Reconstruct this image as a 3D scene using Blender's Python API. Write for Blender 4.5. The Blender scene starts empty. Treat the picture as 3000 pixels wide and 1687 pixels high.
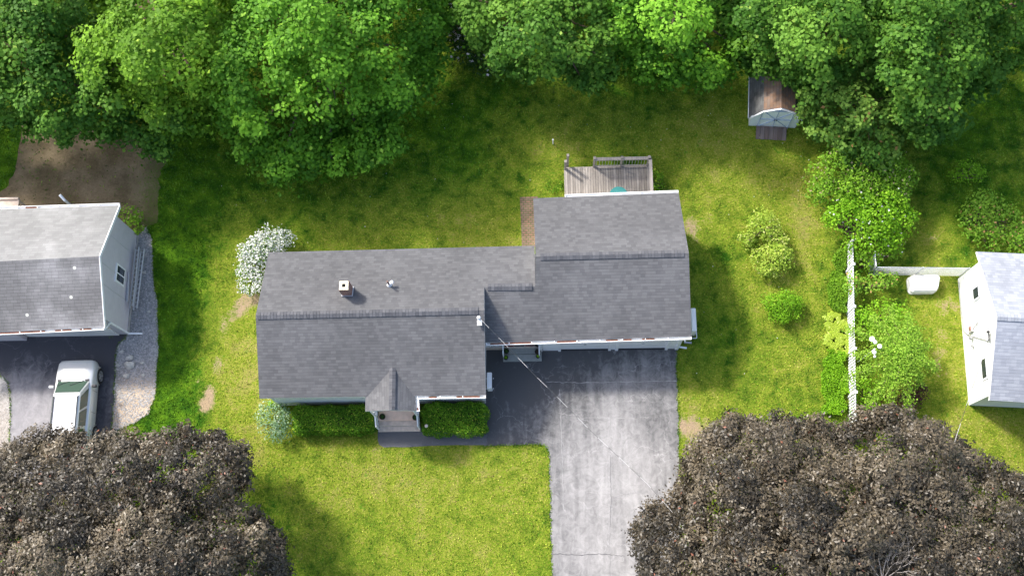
import bpy, math, random
import numpy as np
from mathutils import Vector, Matrix
random.seed(7); rng = np.random.default_rng(7)
S = bpy.context.scene
C = S.collection
# ------------------------------------------------------------------ camera
F, TILT, ROLL, YAW, CH = 3272.5, .278, -.122, .110, 50.0
def _cam():
    ct, st = math.cos(TILT), math.sin(TILT)
    R = np.array([[1,0,0],[0,ct,-st],[0,st,ct]])
    rz = lambda a: np.array([[math.cos(a),-math.sin(a),0],[math.sin(a),math.cos(a),0],[0,0,1]])
    return rz(YAW) @ R @ rz(ROLL)
MC = _cam()
cd = bpy.data.cameras.new('camera'); cam = bpy.data.objects.new('camera', cd); C.objects.link(cam)
cd.sensor_width = 36; cd.lens = F/3000*36; cd.clip_end = 3000; cd.clip_start = 1
cam.matrix_world = Matrix([[*MC[0],0],[*MC[1],0],[*MC[2],CH],[0,0,0,1]])
S.camera = cam
# ------------------------------------------------------------------ light
AZ, EL = math.radians(39), math.radians(44)       # shadows fall to the right and towards the viewer
sd = Vector((math.cos(EL)*math.cos(AZ), -math.cos(EL)*math.sin(AZ), -math.sin(EL)))   # travel direction of light
W = bpy.data.worlds.new('World'); S.world = W; W.use_nodes = True
wn = W.node_tree; bg = wn.nodes['Background']; sky = wn.nodes.new('ShaderNodeTexSky')
sky.sky_type = 'NISHITA'; sky.sun_disc = False; sky.sun_elevation = EL
sky.sun_rotation = math.atan2(-sd.x, -sd.y); sky.air_density = 1.0; sky.dust_density = 3.5; sky.ozone_density = 1.2
wn.links.new(sky.outputs[0], bg.inputs[0]); bg.inputs[1].default_value = .15
sl = bpy.data.lights.new('sun', 'SUN'); sl.energy = 2.4; sl.angle = math.radians(6); sl.color = (1, .955, .88)
so = bpy.data.objects.new('sun', sl); C.objects.link(so); so.rotation_euler = sd.to_track_quat('-Z', 'Y').to_euler()
S.view_settings.view_transform = 'Standard'; S.view_settings.look = 'None'
S.view_settings.exposure = 1.3; S.view_settings.gamma = 1
# ------------------------------------------------------------------ measuring: a point of the photo (3000 px wide) at a height
def U(x, y, z=0.0):
    d = MC @ np.array([(x-1500)/F, (843.5-y)/F, -1.0]); s = (z-CH)/d[2]
    return Vector((s*d[0], s*d[1], z))
def UA(xy, z):
    xy = np.asarray(xy, float); z = np.asarray(z, float)
    d = np.stack([(xy[:,0]-1500)/F, (843.5-xy[:,1])/F, -np.ones(len(xy))], 1) @ MC.T
    s = (z-CH)/d[:,2]; return np.stack([s*d[:,0], s*d[:,1], z*np.ones(len(xy))], 1)
def plane(a, b, c):
    n = (b-a).cross(c-a).normalized(); return n, n.dot(a)
def UP(x, y, pl):
    d = Vector(MC @ np.array([(x-1500)/F, (843.5-y)/F, -1.0])); o = Vector((0,0,CH))
    t = (pl[1]-pl[0].dot(o))/pl[0].dot(d); return o+d*t
K = 1.16460
def V(pts): return [(x*K, y*K) for x, y in pts]
# ------------------------------------------------------------------ materials
def mat(name, col, rough=.7, spec=.3, metal=0.0, noise=0.0, nscale=8.0, bump=0.0, bscale=40.0, coat=0.0, trans=0.0, alpha=1.0):
    m = bpy.data.materials.new(name); m.use_nodes = True; nt = m.node_tree; b = nt.nodes['Principled BSDF']
    b.inputs['Roughness'].default_value = rough; b.inputs['Metallic'].default_value = metal
    b.inputs['Specular IOR Level'].default_value = spec; b.inputs['Coat Weight'].default_value = coat
    b.inputs['Base Color'].default_value = (*col, 1)
    b.inputs['Transmission Weight'].default_value = trans
    if noise or bump:
        tc = nt.nodes.new('ShaderNodeTexCoord')
    if noise:
        n = nt.nodes.new('ShaderNodeTexNoise'); n.inputs['Scale'].default_value = nscale; n.inputs['Detail'].default_value = 6
        nt.links.new(tc.outputs['Object'], n.inputs['Vector'])
        mr = nt.nodes.new('ShaderNodeMapRange'); mr.inputs[1].default_value = .3; mr.inputs[2].default_value = .7
        mr.inputs[3].default_value = 1-noise; mr.inputs[4].default_value = 1+noise*.5
        nt.links.new(n.outputs[0], mr.inputs[0])
        mx = nt.nodes.new('ShaderNodeVectorMath'); mx.operation = 'SCALE'; mx.inputs[0].default_value = col
        nt.links.new(mr.outputs[0], mx.inputs['Scale']); nt.links.new(mx.outputs[0], b.inputs['Base Color'])
    if bump:
        n2 = nt.nodes.new('ShaderNodeTexNoise'); n2.inputs['Scale'].default_value = bscale; n2.inputs['Detail'].default_value = 4
        nt.links.new(tc.outputs['Object'], n2.inputs['Vector'])
        bp = nt.nodes.new('ShaderNodeBump'); bp.inputs['Strength'].default_value = bump; bp.inputs['Distance'].default_value = .02
        nt.links.new(n2.outputs[0], bp.inputs['Height']); nt.links.new(bp.outputs[0], b.inputs['Normal'])
    return m
class NT:
    def __init__(s, name):
        s.m = bpy.data.materials.new(name); s.m.use_nodes = True; s.t = s.m.node_tree; s.b = s.t.nodes['Principled BSDF']
    def n(s, typ, **kw):
        x = s.t.nodes.new('ShaderNode'+typ)
        for k, v in kw.items(): setattr(x, k, v)
        return x
    def put(s, v, inp):
        if isinstance(v, (int, float)): inp.default_value = v
        elif isinstance(v, tuple): inp.default_value = v if len(v) == len(inp.default_value) else (*v, 1)
        else: s.t.links.new(v, inp)
    def math(s, op, a, b=0.0, c=None):
        x = s.n('Math', operation=op); s.put(a, x.inputs[0]); s.put(b, x.inputs[1])
        if c is not None: s.put(c, x.inputs[2])
        return x.outputs[0]
    def noise(s, vec, scale, detail=5, rough=.55, dist=0.0):
        x = s.n('TexNoise'); s.put(vec, x.inputs['Vector']); x.inputs['Scale'].default_value = scale
        x.inputs['Detail'].default_value = detail; x.inputs['Roughness'].default_value = rough; x.inputs['Distortion'].default_value = dist
        return x.outputs[0]
    def rng(s, v, a, b, c, d, smooth=False):
        x = s.n('MapRange'); x.clamp = True
        if smooth: x.interpolation_type = 'SMOOTHSTEP'
        s.put(v, x.inputs[0])
        for i, q in enumerate((a, b, c, d)): x.inputs[i+1].default_value = q
        return x.outputs[0]
    def mix(s, f, a, b, mode='MIX'):
        x = s.n('Mix', data_type='RGBA', blend_type=mode); s.put(f, x.inputs[0]); s.put(a, x.inputs[6]); s.put(b, x.inputs[7])
        return x.outputs[2]
    def scale(s, vec, k):
        x = s.n('VectorMath', operation='SCALE'); s.put(vec, x.inputs[0]); s.put(k, x.inputs['Scale']); return x.outputs[0]
    def bump(s, h, strength=.5, dist=.02):
        x = s.n('Bump'); x.inputs['Strength'].default_value = strength; x.inputs['Distance'].default_value = dist
        s.put(h, x.inputs['Height']); s.t.links.new(x.outputs[0], s.b.inputs['Normal'])
    def col(s, c, rough=.8, spec=.3):
        s.put(c, s.b.inputs['Base Color']); s.put(rough, s.b.inputs['Roughness']); s.b.inputs['Specular IOR Level'].default_value = spec
        return s.m
def shingle(name, c1, c2, tab=.21, row=.145, stain=.25, line=.45, lichen=0.0, side=0.0):
    k = NT(name); uv = k.n('UVMap'); sp = k.n('SeparateXYZ'); k.t.links.new(uv.outputs[0], sp.inputs[0])
    u, v = sp.outputs[0], sp.outputs[1]
    vr = k.math('DIVIDE', v, row); r = k.math('FLOOR', vr); fv = k.math('FRACT', vr)
    wr = k.n('TexWhiteNoise', noise_dimensions='1D'); k.put(r, wr.inputs['W'])
    uu = k.math('ADD', k.math('DIVIDE', u, tab), k.math('MULTIPLY', wr.outputs[0], 9.0))
    fu = k.math('FRACT', uu); cu = k.math('FLOOR', uu)
    cb = k.n('CombineXYZ'); k.put(cu, cb.inputs[0]); k.put(r, cb.inputs[1])
    w2 = k.n('TexWhiteNoise', noise_dimensions='2D'); k.put(cb.outputs[0], w2.inputs['Vector'])
    c = k.mix(w2.outputs[0], c1, c2)
    geo = k.n('TexCoord'); big = k.noise(geo.outputs['Object'], .35, 4)
    fine = k.noise(geo.outputs['Object'], 45, 3)
    f = k.rng(big, .35, .65, 1-stain, 1+stain*.4, True)
    f = k.math('MULTIPLY', f, k.rng(fine, .3, .7, .88, 1.1))
    ln = k.rng(fv, 0, .16, 1-line, 1.0)  # shadow line along each course's lower edge, painted into the colour
    f = k.math('MULTIPLY', f, ln)
    sd_ = k.rng(fu, 0, .07, 1-side, 1.0); f = k.math('MULTIPLY', f, sd_)
    c = k.scale(c, f)
    if lichen:
        vo = k.n('TexVoronoi'); vo.inputs['Scale'].default_value = 1.1; k.t.links.new(geo.outputs['Object'], vo.inputs['Vector'])
        c = k.mix(k.rng(vo.outputs['Distance'], .07, .085, 1.0, 0.0), c, (.62,.62,.55))
    k.bump(k.math('SUBTRACT', 1.0, fv), .5, .015)
    return k.col(c, .85, .25)
M = {}
M['roof'] = shingle('dark_shingles', (.096,.097,.102), (.130,.131,.136), row=.132, stain=.12, line=.30)
M['roof_w_n'] = shingle('pale_worn_shingles', (.25,.252,.25), (.30,.303,.30), tab=.3, stain=.22, line=.2, side=.12)
M['roof_w_s'] = shingle('grey_weathered_shingles', (.255,.25,.25), (.31,.305,.305), tab=.3, stain=.45, line=.5, lichen=1, side=.45)
M['roof_e'] = shingle('blue_grey_shingles', (.26,.28,.32), (.34,.36,.40), stain=.1, line=.25)
M['cap'] = shingle('ridge_cap_shingles', (.11,.115,.14), (.19,.19,.22), tab=.2, row=5, stain=.1, line=0, side=.55)
M['white'] = mat('white_paint', (.78,.79,.80), .45, noise=.06, nscale=3)
M['gutter'] = mat('white_gutter', (.80,.80,.80), .35)
def siding(name, c, pitch=.11, dark=.3):
    k = NT(name); uv = k.n('UVMap'); sp = k.n('SeparateXYZ'); k.t.links.new(uv.outputs[0], sp.inputs[0])
    fv = k.math('FRACT', k.math('DIVIDE', sp.outputs[1], pitch)); geo = k.n('TexCoord')
    f = k.math('MULTIPLY', k.rng(fv, 0, .12, 1-dark, 1), k.rng(k.noise(geo.outputs['Object'], 2.5, 5), .3, .7, .94, 1.03))
    k.bump(fv, .4, .01); return k.col(k.scale(c, f), .5, .3)
M['siding'] = siding('pale_siding', (.82,.83,.84)); M['siding_w'] = siding('grey_lap_siding', (.55,.525,.565), .2, .1)
M['siding_e'] = siding('white_vinyl_siding', (.82,.83,.84), .1, .12)
M['panel'] = siding('garage_door_panels', (.80,.80,.80), .53, .35)
M['brickpath'] = None
def brickmat(name, c1, c2, mo, scale, bw=.2, bh=.1, ms=.012):
    k = NT(name); uv = k.n('UVMap'); b = k.n('TexBrick'); k.t.links.new(uv.outputs[0], b.inputs['Vector'])
    b.inputs['Scale'].default_value = scale; b.inputs['Brick Width'].default_value = bw; b.inputs['Row Height'].default_value = bh
    b.inputs['Mortar Size'].default_value = ms
    k.put(c1, b.inputs['Color1']); k.put(c2, b.inputs['Color2']); k.put(mo, b.inputs['Mortar'])
    geo = k.n('TexCoord'); f = k.rng(k.noise(geo.outputs['Object'], 3, 6), .3, .7, .7, 1.15)
    k.bump(k.math('SUBTRACT', 1.0, b.outputs['Fac']), .4, .01); return k.col(k.scale(b.outputs[0], f), .9, .2)
M['brick'] = brickmat('red_brick', (.30,.12,.075), (.22,.085,.06), (.35,.31,.28), 1)
M['paver'] = brickmat('mossy_brick_pavers', (.29,.16,.12), (.22,.14,.115), (.12,.13,.06), 1, .22, .11, .02)
M['cream'] = mat('cream_concrete', (.68,.62,.48), .8, noise=.12, nscale=14)
M['black'] = mat('flue_black', (.01,.01,.01), .9)  # plain black for the plate inside the flue opening
M['glass'] = mat('window_glass', (.03,.04,.05), .06, spec=.8)
M['metalgrey'] = mat('galvanised_metal', (.42,.43,.44), .4, metal=.6, noise=.1, nscale=10)
M['alu'] = mat('bare_aluminium', (.62,.63,.66), .35, metal=.4)
M['dark'] = mat('dark_plastic', (.03,.03,.035), .5)
M['pinkwood'] = mat('tan_painted_boards', (.85,.60,.46), .7, noise=.12, nscale=5)
M['greytread'] = mat('grey_worn_treads', (.60,.50,.42), .75, noise=.2, nscale=6)
M['composite'] = mat('grey_composite', (.33,.34,.32), .7, noise=.12, nscale=7)
M['soil'] = mat('potting_soil', (.045,.03,.02), .95)
M['pot'] = mat('dark_pot', (.035,.035,.03), .5)
M['teal'] = mat('teal_plastic', (.035,.20,.19), .4, noise=.08, nscale=9)
M['litter'] = mat('brown_leaf_litter', (.17,.07,.045), .95, noise=.5, nscale=18)
M['rock'] = mat('grey_rock', (.50,.48,.44), .9, noise=.3, nscale=6, bump=.5, bscale=12)
M['bark'] = mat('brown_bark', (.13,.095,.065), .95, noise=.3, nscale=6, bump=.6, bscale=14)
M['twig'] = mat('bare_grey_twigs', (.26,.235,.21), .9, noise=.15, nscale=6)
M['rubber'] = mat('tyre_rubber', (.02,.02,.02), .8)
M['carpaint'] = mat('silver_car_paint', (.62,.63,.62), .28, spec=.5, metal=.25, coat=.6)
M['carlow'] = mat('grey_lower_trim', (.36,.36,.33), .4, spec=.4, coat=.3)
M['carglass'] = mat('green_tinted_glass', (.05,.085,.06), .04, spec=.9)
M['rim'] = mat('alloy_rim', (.6,.6,.6), .3, metal=.7)
M['lamp_red'] = mat('red_lens', (.35,.02,.02), .2); M['lamp_clear'] = mat('clear_lens', (.6,.62,.65), .1, spec=.8)
M['moss'] = mat('mossy_shed_shingles', (.20,.13,.085), .95, noise=.6, nscale=3.2, bump=.5, bscale=22)
M['shedroof'] = shingle('old_shed_shingles', (.11,.11,.11), (.19,.185,.18), stain=.5, line=.4)
M['shedmoss'] = shingle('rusty_shed_shingles', (.32,.19,.12), (.22,.17,.14), tab=.14, stain=.6, line=.5)
M['shedwall'] = siding('pale_shed_boards', (.88,.90,.87), .12, .12)
def rndmat(name, c1, c2, rough=.85, noise=.2, nscale=(3,3,3), spec=.25):
    k = NT(name); a = k.n('Attribute'); a.attribute_name = 'rnd'; geo = k.n('TexCoord')
    mp = k.n('Mapping'); mp.inputs['Scale'].default_value = nscale; k.t.links.new(geo.outputs['Object'], mp.inputs[0])
    f = k.rng(k.noise(mp.outputs[0], 1, 6, .65), .3, .7, 1-noise, 1+noise*.4)
    return k.col(k.scale(k.mix(a.outputs['Fac'], c1, c2), f), rough, spec)
M['planks'] = rndmat('weathered_planks', (.23,.205,.18), (.36,.325,.29), noise=.3, nscale=(14,1.6,4))
M['ramp'] = rndmat('brown_ramp_boards', (.16,.115,.10), (.23,.18,.165), noise=.3, nscale=(10,1.5,4))
M['pebble'] = rndmat('pebbles', (.22,.22,.22), (.46,.44,.42), noise=.1)
M['mats'] = rndmat('door_mats', (.20,.05,.05), (.05,.055,.06), noise=.2)
# foliage: leaf faces carry a random number, light shines partly through them
def leafmat(name, c1, c2, c3, rough=.6, trans=.33, gloss=.18, tip=.08):
    k = NT(name); a = k.n('Attribute'); a.attribute_name = 'rnd'
    cr = k.n('ValToRGB'); k.t.links.new(a.outputs['Fac'], cr.inputs[0]); e = cr.color_ramp
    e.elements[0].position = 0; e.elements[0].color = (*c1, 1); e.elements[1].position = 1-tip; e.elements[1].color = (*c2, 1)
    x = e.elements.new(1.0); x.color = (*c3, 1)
    m = k.col(cr.outputs[0], rough, gloss)
    tr = k.n('BsdfTranslucent'); k.t.links.new(k.scale(cr.outputs[0], 1.25), tr.inputs[0])
    mx = k.n('MixShader'); mx.inputs[0].default_value = trans
    k.t.links.new(k.b.outputs[0], mx.inputs[1]); k.t.links.new(tr.outputs[0], mx.inputs[2])
    k.t.links.new(mx.outputs[0], k.t.nodes['Material Output'].inputs[0]); return m
M['maple'] = leafmat('maple_leaves', (.055,.165,.010), (.17,.38,.025), (.28,.48,.05))
M['maple_bright'] = leafmat('bright_maple_leaves', (.09,.20,.012), (.23,.43,.03), (.36,.54,.06))
M['maple_dull'] = leafmat('dull_maple_leaves', (.045,.13,.012), (.14,.29,.032), (.26,.40,.06))
M['maple_tip'] = leafmat('orange_tipped_leaves', (.07,.17,.02), (.19,.32,.05), (.48,.27,.10), tip=.05)
M['bright_tip'] = leafmat('bright_orange_tipped_leaves', (.12,.28,.02), (.30,.48,.05), (.58,.34,.14), tip=.06)
M['purple'] = leafmat('purple_maple_leaves', (.024,.020,.013), (.150,.120,.076), (.26,.11,.07), rough=.42, trans=.15, gloss=.4, tip=.012)
M['hedge'] = leafmat('yew_hedge_leaves', (.035,.12,.006), (.19,.39,.02), (.46,.54,.06), tip=.15)
M['lilac'] = leafmat('lilac_leaves', (.10,.23,.015), (.24,.43,.03), (.36,.30,.17), tip=.08)
M['lime'] = leafmat('lime_shrub_leaves', (.11,.27,.01), (.25,.48,.02), (.36,.56,.05))
M['varieg'] = leafmat('cream_edged_leaves', (.20,.34,.03), (.42,.52,.08), (.66,.66,.25), tip=.25)
M['mint'] = leafmat('grey_green_leaves', (.10,.21,.09), (.30,.43,.26), (.55,.62,.48), tip=.2)
M['blossom'] = leafmat('white_blossom', (.50,.52,.47), (.80,.80,.78), (.85,.85,.83), trans=.2)
M['palepink'] = leafmat('pale_pink_blossom', (.55,.50,.56), (.72,.68,.74), (.8,.78,.8), trans=.2)
M['darkgreen'] = leafmat('dark_green_leaves', (.015,.05,.012), (.05,.11,.025), (.09,.16,.04))
M['larch'] = leafmat('larch_needles', (.14,.29,.02), (.30,.48,.05), (.42,.56,.10))
M['barberry'] = leafmat('dark_red_leaves', (.05,.02,.02), (.11,.045,.045), (.2,.08,.07))
M['hosta'] = leafmat('yellow_hosta_leaves', (.22,.34,.02), (.38,.48,.06), (.55,.6,.2), rough=.4)
# ------------------------------------------------------------------ ground colours
def lawnmat(name, blade=False):
    k = NT(name); geo = k.n('TexCoord'); P_ = geo.outputs['Object']
    a = k.n('Attribute'); a.attribute_name = 'dry_shade'; dry_shade = a.outputs['Fac']
    n1 = k.noise(P_, .32, 5, .6); n2 = k.noise(P_, 1.5, 5, .65, .3); n3 = k.noise(P_, 11, 5, .75); n4 = k.noise(P_, 38, 3, .8)
    lush = k.mix(k.rng(n2, .35, .65, 0, 1), (.026,.088,.004), (.095,.205,.008))
    yel = k.mix(k.rng(n3, .35, .65, 0, 1), (.14,.23,.008), (.29,.29,.045))
    t = k.math('ADD', k.math('MULTIPLY', dry_shade, 1.0), k.math('MULTIPLY', k.math('SUBTRACT', n1, .5), 1.3))
    t = k.math('ADD', t, k.math('MULTIPLY', k.math('SUBTRACT', n2, .5), 2.0))
    t = k.math('ADD', t, k.math('MULTIPLY', k.math('SUBTRACT', n3, .5), 1.3))
    c = k.mix(k.rng(t, .1, .95, 0, 1), lush, yel); c = k.mix(k.math('MULTIPLY', k.rng(t, .85, 1.45, 0, .75), k.rng(n3, .35, .6, 0.3, 1)), c, (.31,.25,.10))
    wd_ = k.noise(P_, 3.3, 4, .7, .4); c = k.mix(k.rng(wd_, .60, .68, 0, .65), c, (.06,.19,.010))
    b = k.n('Attribute'); b.attribute_name = 'bare'
    tb = k.math('ADD', b.outputs['Fac'], k.math('ADD', k.math('MULTIPLY', k.math('SUBTRACT', n3, .5), 1.2), k.math('MULTIPLY', k.math('SUBTRACT', n2, .5), 1.2)))
    c = k.mix(k.rng(tb, .45, .8, 0, 1), c, (.36,.27,.17))
    if blade:
        r = k.n('Attribute'); r.attribute_name = 'rnd'; c = k.scale(c, k.rng(r.outputs['Fac'], 0, 1, .6, 1.9))
        m = k.col(c, .6, .25); return m
    c = k.scale(c, k.rng(n4, .3, .7, .62, 1.35)); k.bump(k.math('ADD', n3, k.math('MULTIPLY', n4, .6)), .9, .06)
    return k.col(c, .95, .1)
M['lawn'] = lawnmat('lawn_ground'); M['blade'] = lawnmat('grass_blades', True)
def asphaltmat(name, dark, light, streak=(2.4,.3,1), cracks=.8, bias=0.0):
    k = NT(name); geo = k.n('TexCoord'); P_ = geo.outputs['Object']
    mp = k.n('Mapping'); mp.inputs['Scale'].default_value = streak; k.t.links.new(P_, mp.inputs[0])
    s1 = k.noise(mp.outputs[0], 1.0, 7, .6, .5); s2 = k.noise(P_, .45, 4, .5); s3 = k.noise(P_, 2.6, 8, .72, 1.2); g = k.noise(P_, 60, 3, .8)
    t = k.math('ADD', k.math('MULTIPLY', s1, .62), k.math('ADD', k.math('MULTIPLY', s3, .75), k.math('MULTIPLY', s2, .33)))
    a = k.n('Attribute'); a.attribute_name = 'wear_shade'; t = k.math('ADD', t, k.math('MULTIPLY', a.outputs['Fac'], .55))  # asphalt tone: surface wear together with painted-in shade
    c = k.mix(k.rng(t, .78+bias, 1.42+bias, 0, 1), dark, light)
    # thin pale crazing lines
    vo = k.n('TexVoronoi', feature='DISTANCE_TO_EDGE'); vo.inputs['Scale'].default_value = .55
    wv = k.n('VectorMath', operation='ADD'); nn = k.n('TexNoise'); nn.inputs['Scale'].default_value = 1.3; nn.inputs['Detail'].default_value = 6
    k.t.links.new(P_, nn.inputs['Vector']); k.t.links.new(P_, wv.inputs[0]); sc = k.scale(nn.outputs['Color'], 1.4); k.t.links.new(sc, wv.inputs[1])
    k.t.links.new(wv.outputs[0], vo.inputs['Vector'])
    ck = k.math('MULTIPLY', k.rng(vo.outputs['Distance'], 0, .012, .42*cracks, 0), k.rng(k.noise(P_, .7, 3), .42, .6, 0, 1))
    c = k.mix(ck, c, tuple(min(1, x*1.35) for x in light))
    c = k.scale(c, k.rng(g, .3, .7, .88, 1.1)); k.bump(g, .4, .01)
    return k.col(c, .85, .25)
M['asphalt'] = asphaltmat('driveway_asphalt', (.082,.082,.084), (.40,.39,.385))
M['walk'] = asphaltmat('walkway_asphalt', (.11,.112,.12), (.25,.25,.25), bias=.12, streak=(.6,.6,1), cracks=.4)
M['asphalt_w'] = asphaltmat('neighbour_asphalt', (.06,.06,.07), (.30,.29,.30), bias=.0, streak=(1.2,.35,1), cracks=.5)
def gravelmat(name, c1, c2, c3):
    k = NT(name); geo = k.n('TexCoord'); vo = k.n('TexVoronoi'); vo.inputs['Scale'].default_value = 14; k.t.links.new(geo.outputs['Object'], vo.inputs['Vector'])
    sp = k.n('SeparateColor'); k.t.links.new(vo.outputs['Color'], sp.inputs[0])
    c = k.mix(sp.outputs[0], c1, c2); a = k.n('Attribute'); a.attribute_name = 'wear_shade'
    c = k.mix(k.math('MULTIPLY', a.outputs['Fac'], .75), c, c3)
    c = k.scale(c, k.rng(k.noise(geo.outputs['Object'], 1.2, 6), .3, .7, .75, 1.15)); k.bump(vo.outputs['Distance'], .9, .03)
    return k.col(c, .95, .15)
M['gravel'] = gravelmat('crushed_gravel', (.20,.205,.21), (.38,.38,.375), (.46,.37,.28))
k = NT('bare_dirt'); g_ = k.n('TexCoord').outputs['Object']; a_ = k.n('Attribute'); a_.attribute_name = 'wear_shade'
dn = k.noise(g_, .6, 6, .65); df = k.noise(g_, 9, 6, .8)
c_ = k.mix(k.rng(dn, .35, .7, 0, 1), (.10,.078,.042), (.25,.195,.125))
c_ = k.mix(k.rng(k.math('ADD', a_.outputs['Fac'], k.math('MULTIPLY', k.math('SUBTRACT', df, .5), 2.4)), .35, .9, 0, 1), c_, (.075,.12,.015))
k.bump(df, .8, .03); M['dirt'] = k.col(k.scale(c_, k.rng(df, .3, .7, .7, 1.25)), .95, .1)
# ------------------------------------------------------------------ mesh helpers
WL = {}
def wl(o): return WL.get(o.name, Vector((0,0,0))) if o else Vector((0,0,0))
class MB:
    def __init__(s): s.v = []; s.f = []; s.m = []; s.r = []
    def face(s, pts, mi=0, r=None):
        i = len(s.v); s.v += [tuple(p) for p in pts]; s.f.append(tuple(range(i, i+len(pts)))); s.m.append(mi); s.r.append(random.random() if r is None else r)
    def hexa(s, b, t, mi=0, r=None):          # bottom quad (counter-clockwise), top quad
        r = random.random() if r is None else r; i = len(s.v); s.v += [tuple(p) for p in b]+[tuple(p) for p in t]
        for q in ((3,2,1,0), (4,5,6,7), (0,1,5,4), (1,2,6,5), (2,3,7,6), (3,0,4,7)):
            s.f.append(tuple(i+j for j in q)); s.m.append(mi); s.r.append(r)
        return s
    def box(s, c, d, ax=None, mi=0, r=None):   # centre, full sizes, optional 3 axes
        c = Vector(c); X, Y, Z = ax if ax else (Vector((1,0,0)), Vector((0,1,0)), Vector((0,0,1)))
        X, Y, Z = X*d[0]/2, Y*d[1]/2, Z*d[2]/2
        return s.hexa([c-X-Y-Z, c+X-Y-Z, c+X+Y-Z, c-X+Y-Z], [c-X-Y+Z, c+X-Y+Z, c+X+Y+Z, c-X+Y+Z], mi, r)
    def bar(s, p, q, w, h, mi=0, up=Vector((0,0,1)), r=None):   # rectangular bar from p to q
        p, q = Vector(p), Vector(q); X = (q-p); L = X.length; X.normalize(); Y = up.cross(X)
        if Y.length < 1e-4: Y = Vector((0,1,0)).cross(X)
        Y.normalize(); Z = X.cross(Y); return s.box((p+q)/2, (L, w, h), (X, Y, Z), mi, r)
    def tube(s, pts, rad, n=8, mi=0, cap=True):
        pts = [Vector(p) for p in pts]; rad = rad if isinstance(rad, (list, tuple)) else [rad]*len(pts); base = len(s.v); r = random.random()
        prevx = None
        for i, p in enumerate(pts):
            d = (pts[min(i+1, len(pts)-1)]-pts[max(i-1, 0)]).normalized()
            x = d.cross(Vector((0,0,1)) if abs(d.z) < .95 else Vector((1,0,0))).normalized() if prevx is None else (prevx-d*prevx.dot(d)).normalized()
            prevx = x; y = d.cross(x)
            for j in range(n):
                a = 2*math.pi*j/n; s.v.append(tuple(p+(x*math.cos(a)+y*math.sin(a))*rad[i]))
        for i in range(len(pts)-1):
            for j in range(n):
                a = base+i*n+j; b = base+i*n+(j+1) % n; s.f.append((a, b, b+n, a+n)); s.m.append(mi); s.r.append(r)
        if cap:
            s.f.append(tuple(base+j for j in range(n))[::-1]); s.m.append(mi); s.r.append(r)
            s.f.append(tuple(base+(len(pts)-1)*n+j for j in range(n))); s.m.append(mi); s.r.append(r)
        return s
    def prism(s, poly, z0, z1, mi=0, mtop=None):
        n = len(poly); s.face([(p[0], p[1], z1) for p in poly], mi if mtop is None else mtop); s.face([(p[0], p[1], z0) for p in poly][::-1], mi)
        for i in range(n):
            a, b = poly[i], poly[(i+1) % n]; s.face([(a[0],a[1],z0), (b[0],b[1],z0), (b[0],b[1],z1), (a[0],a[1],z1)], mi)
        return s
    def slab(s, pts, t, mtop=0, mside=1):      # a sloping slab: pts counter-clockwise from above
        pts = [Vector(p) for p in pts]; lo = [p-Vector((0,0,t)) for p in pts]; s.face(pts, mtop); s.face(lo[::-1], mside)
        for i in range(len(pts)):
            j = (i+1) % len(pts); s.face([lo[i], lo[j], pts[j], pts[i]], mside)
        return s
    def lathe(s, prof, c, n=24, mi=0):
        base = len(s.v); c = Vector(c); r = random.random()
        for (rr, z) in prof:
            for j in range(n):
                a = 2*math.pi*j/n; s.v.append((c.x+rr*math.cos(a), c.y+rr*math.sin(a), c.z+z))
        for i in range(len(prof)-1):
            for j in range(n):
                a = base+i*n+j; b = base+i*n+(j+1) % n; s.f.append((a, b, b+n, a+n)); s.m.append(mi); s.r.append(r)
        s.f.append(tuple(base+j for j in range(n))[::-1]); s.m.append(mi); s.r.append(r)
        s.f.append(tuple(base+(len(prof)-1)*n+j for j in range(n))); s.m.append(mi); s.r.append(r); return s
    def obj(s, name, mats, parent=None, local=False, smooth=False, bevel=0.0):
        mats = mats if isinstance(mats, (list, tuple)) else [mats]
        off = Vector((0,0,0)) if local else wl(parent)
        me = bpy.data.meshes.new(name); me.from_pydata([(a-off.x, b-off.y, c-off.z) for a, b, c in s.v], [], s.f)
        for m in mats: me.materials.append(M[m] if isinstance(m, str) else m)
        me.polygons.foreach_set('material_index', s.m)
        at = me.attributes.new('rnd', 'FLOAT', 'FACE'); at.data.foreach_set('value', s.r)
        uv = me.uv_layers.new(name='UVMap'); buf = np.zeros(len(me.loops)*2); li = 0
        for f in s.f:
            p = [Vector(s.v[i]) for i in f]; n = Vector((0,0,0))
            for i in range(len(p)): n += p[i].cross(p[(i+1) % len(p)])
            n.normalize() if n.length > 0 else None
            h = Vector((0,0,1)).cross(n)
            if h.length < .05: h = Vector((1,0,0)); w = Vector((0,1,0))
            else: h.normalize(); w = n.cross(h)
            for q in p: buf[li] = q.dot(h); buf[li+1] = q.dot(w); li += 2
        uv.data.foreach_set('uv', buf)
        if smooth: me.polygons.foreach_set('use_smooth', [True]*len(s.f))
        me.update(); o = bpy.data.objects.new(name, me); C.objects.link(o)
        if parent: o.parent = parent; WL[o.name] = wl(parent) if not local else Vector((0,0,0))
        if bevel:
            b = o.modifiers.new('bevel', 'BEVEL'); b.width = bevel; b.segments = 2; b.limit_method = 'ANGLE'
        return o
def tag(o, label=None, cat=None, group=None, kind=None):
    for k_, v_ in (('label', label), ('category', cat), ('group', group), ('kind', kind)):
        if v_: o[k_] = v_
    return o
def empty(name, loc, label, cat, group=None, rz=0):
    o = bpy.data.objects.new(name, None); C.objects.link(o); o.location = loc; o.rotation_euler.z = rz; o.empty_display_size = .3
    WL[o.name] = Vector(loc); return tag(o, label, cat, group)
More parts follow.
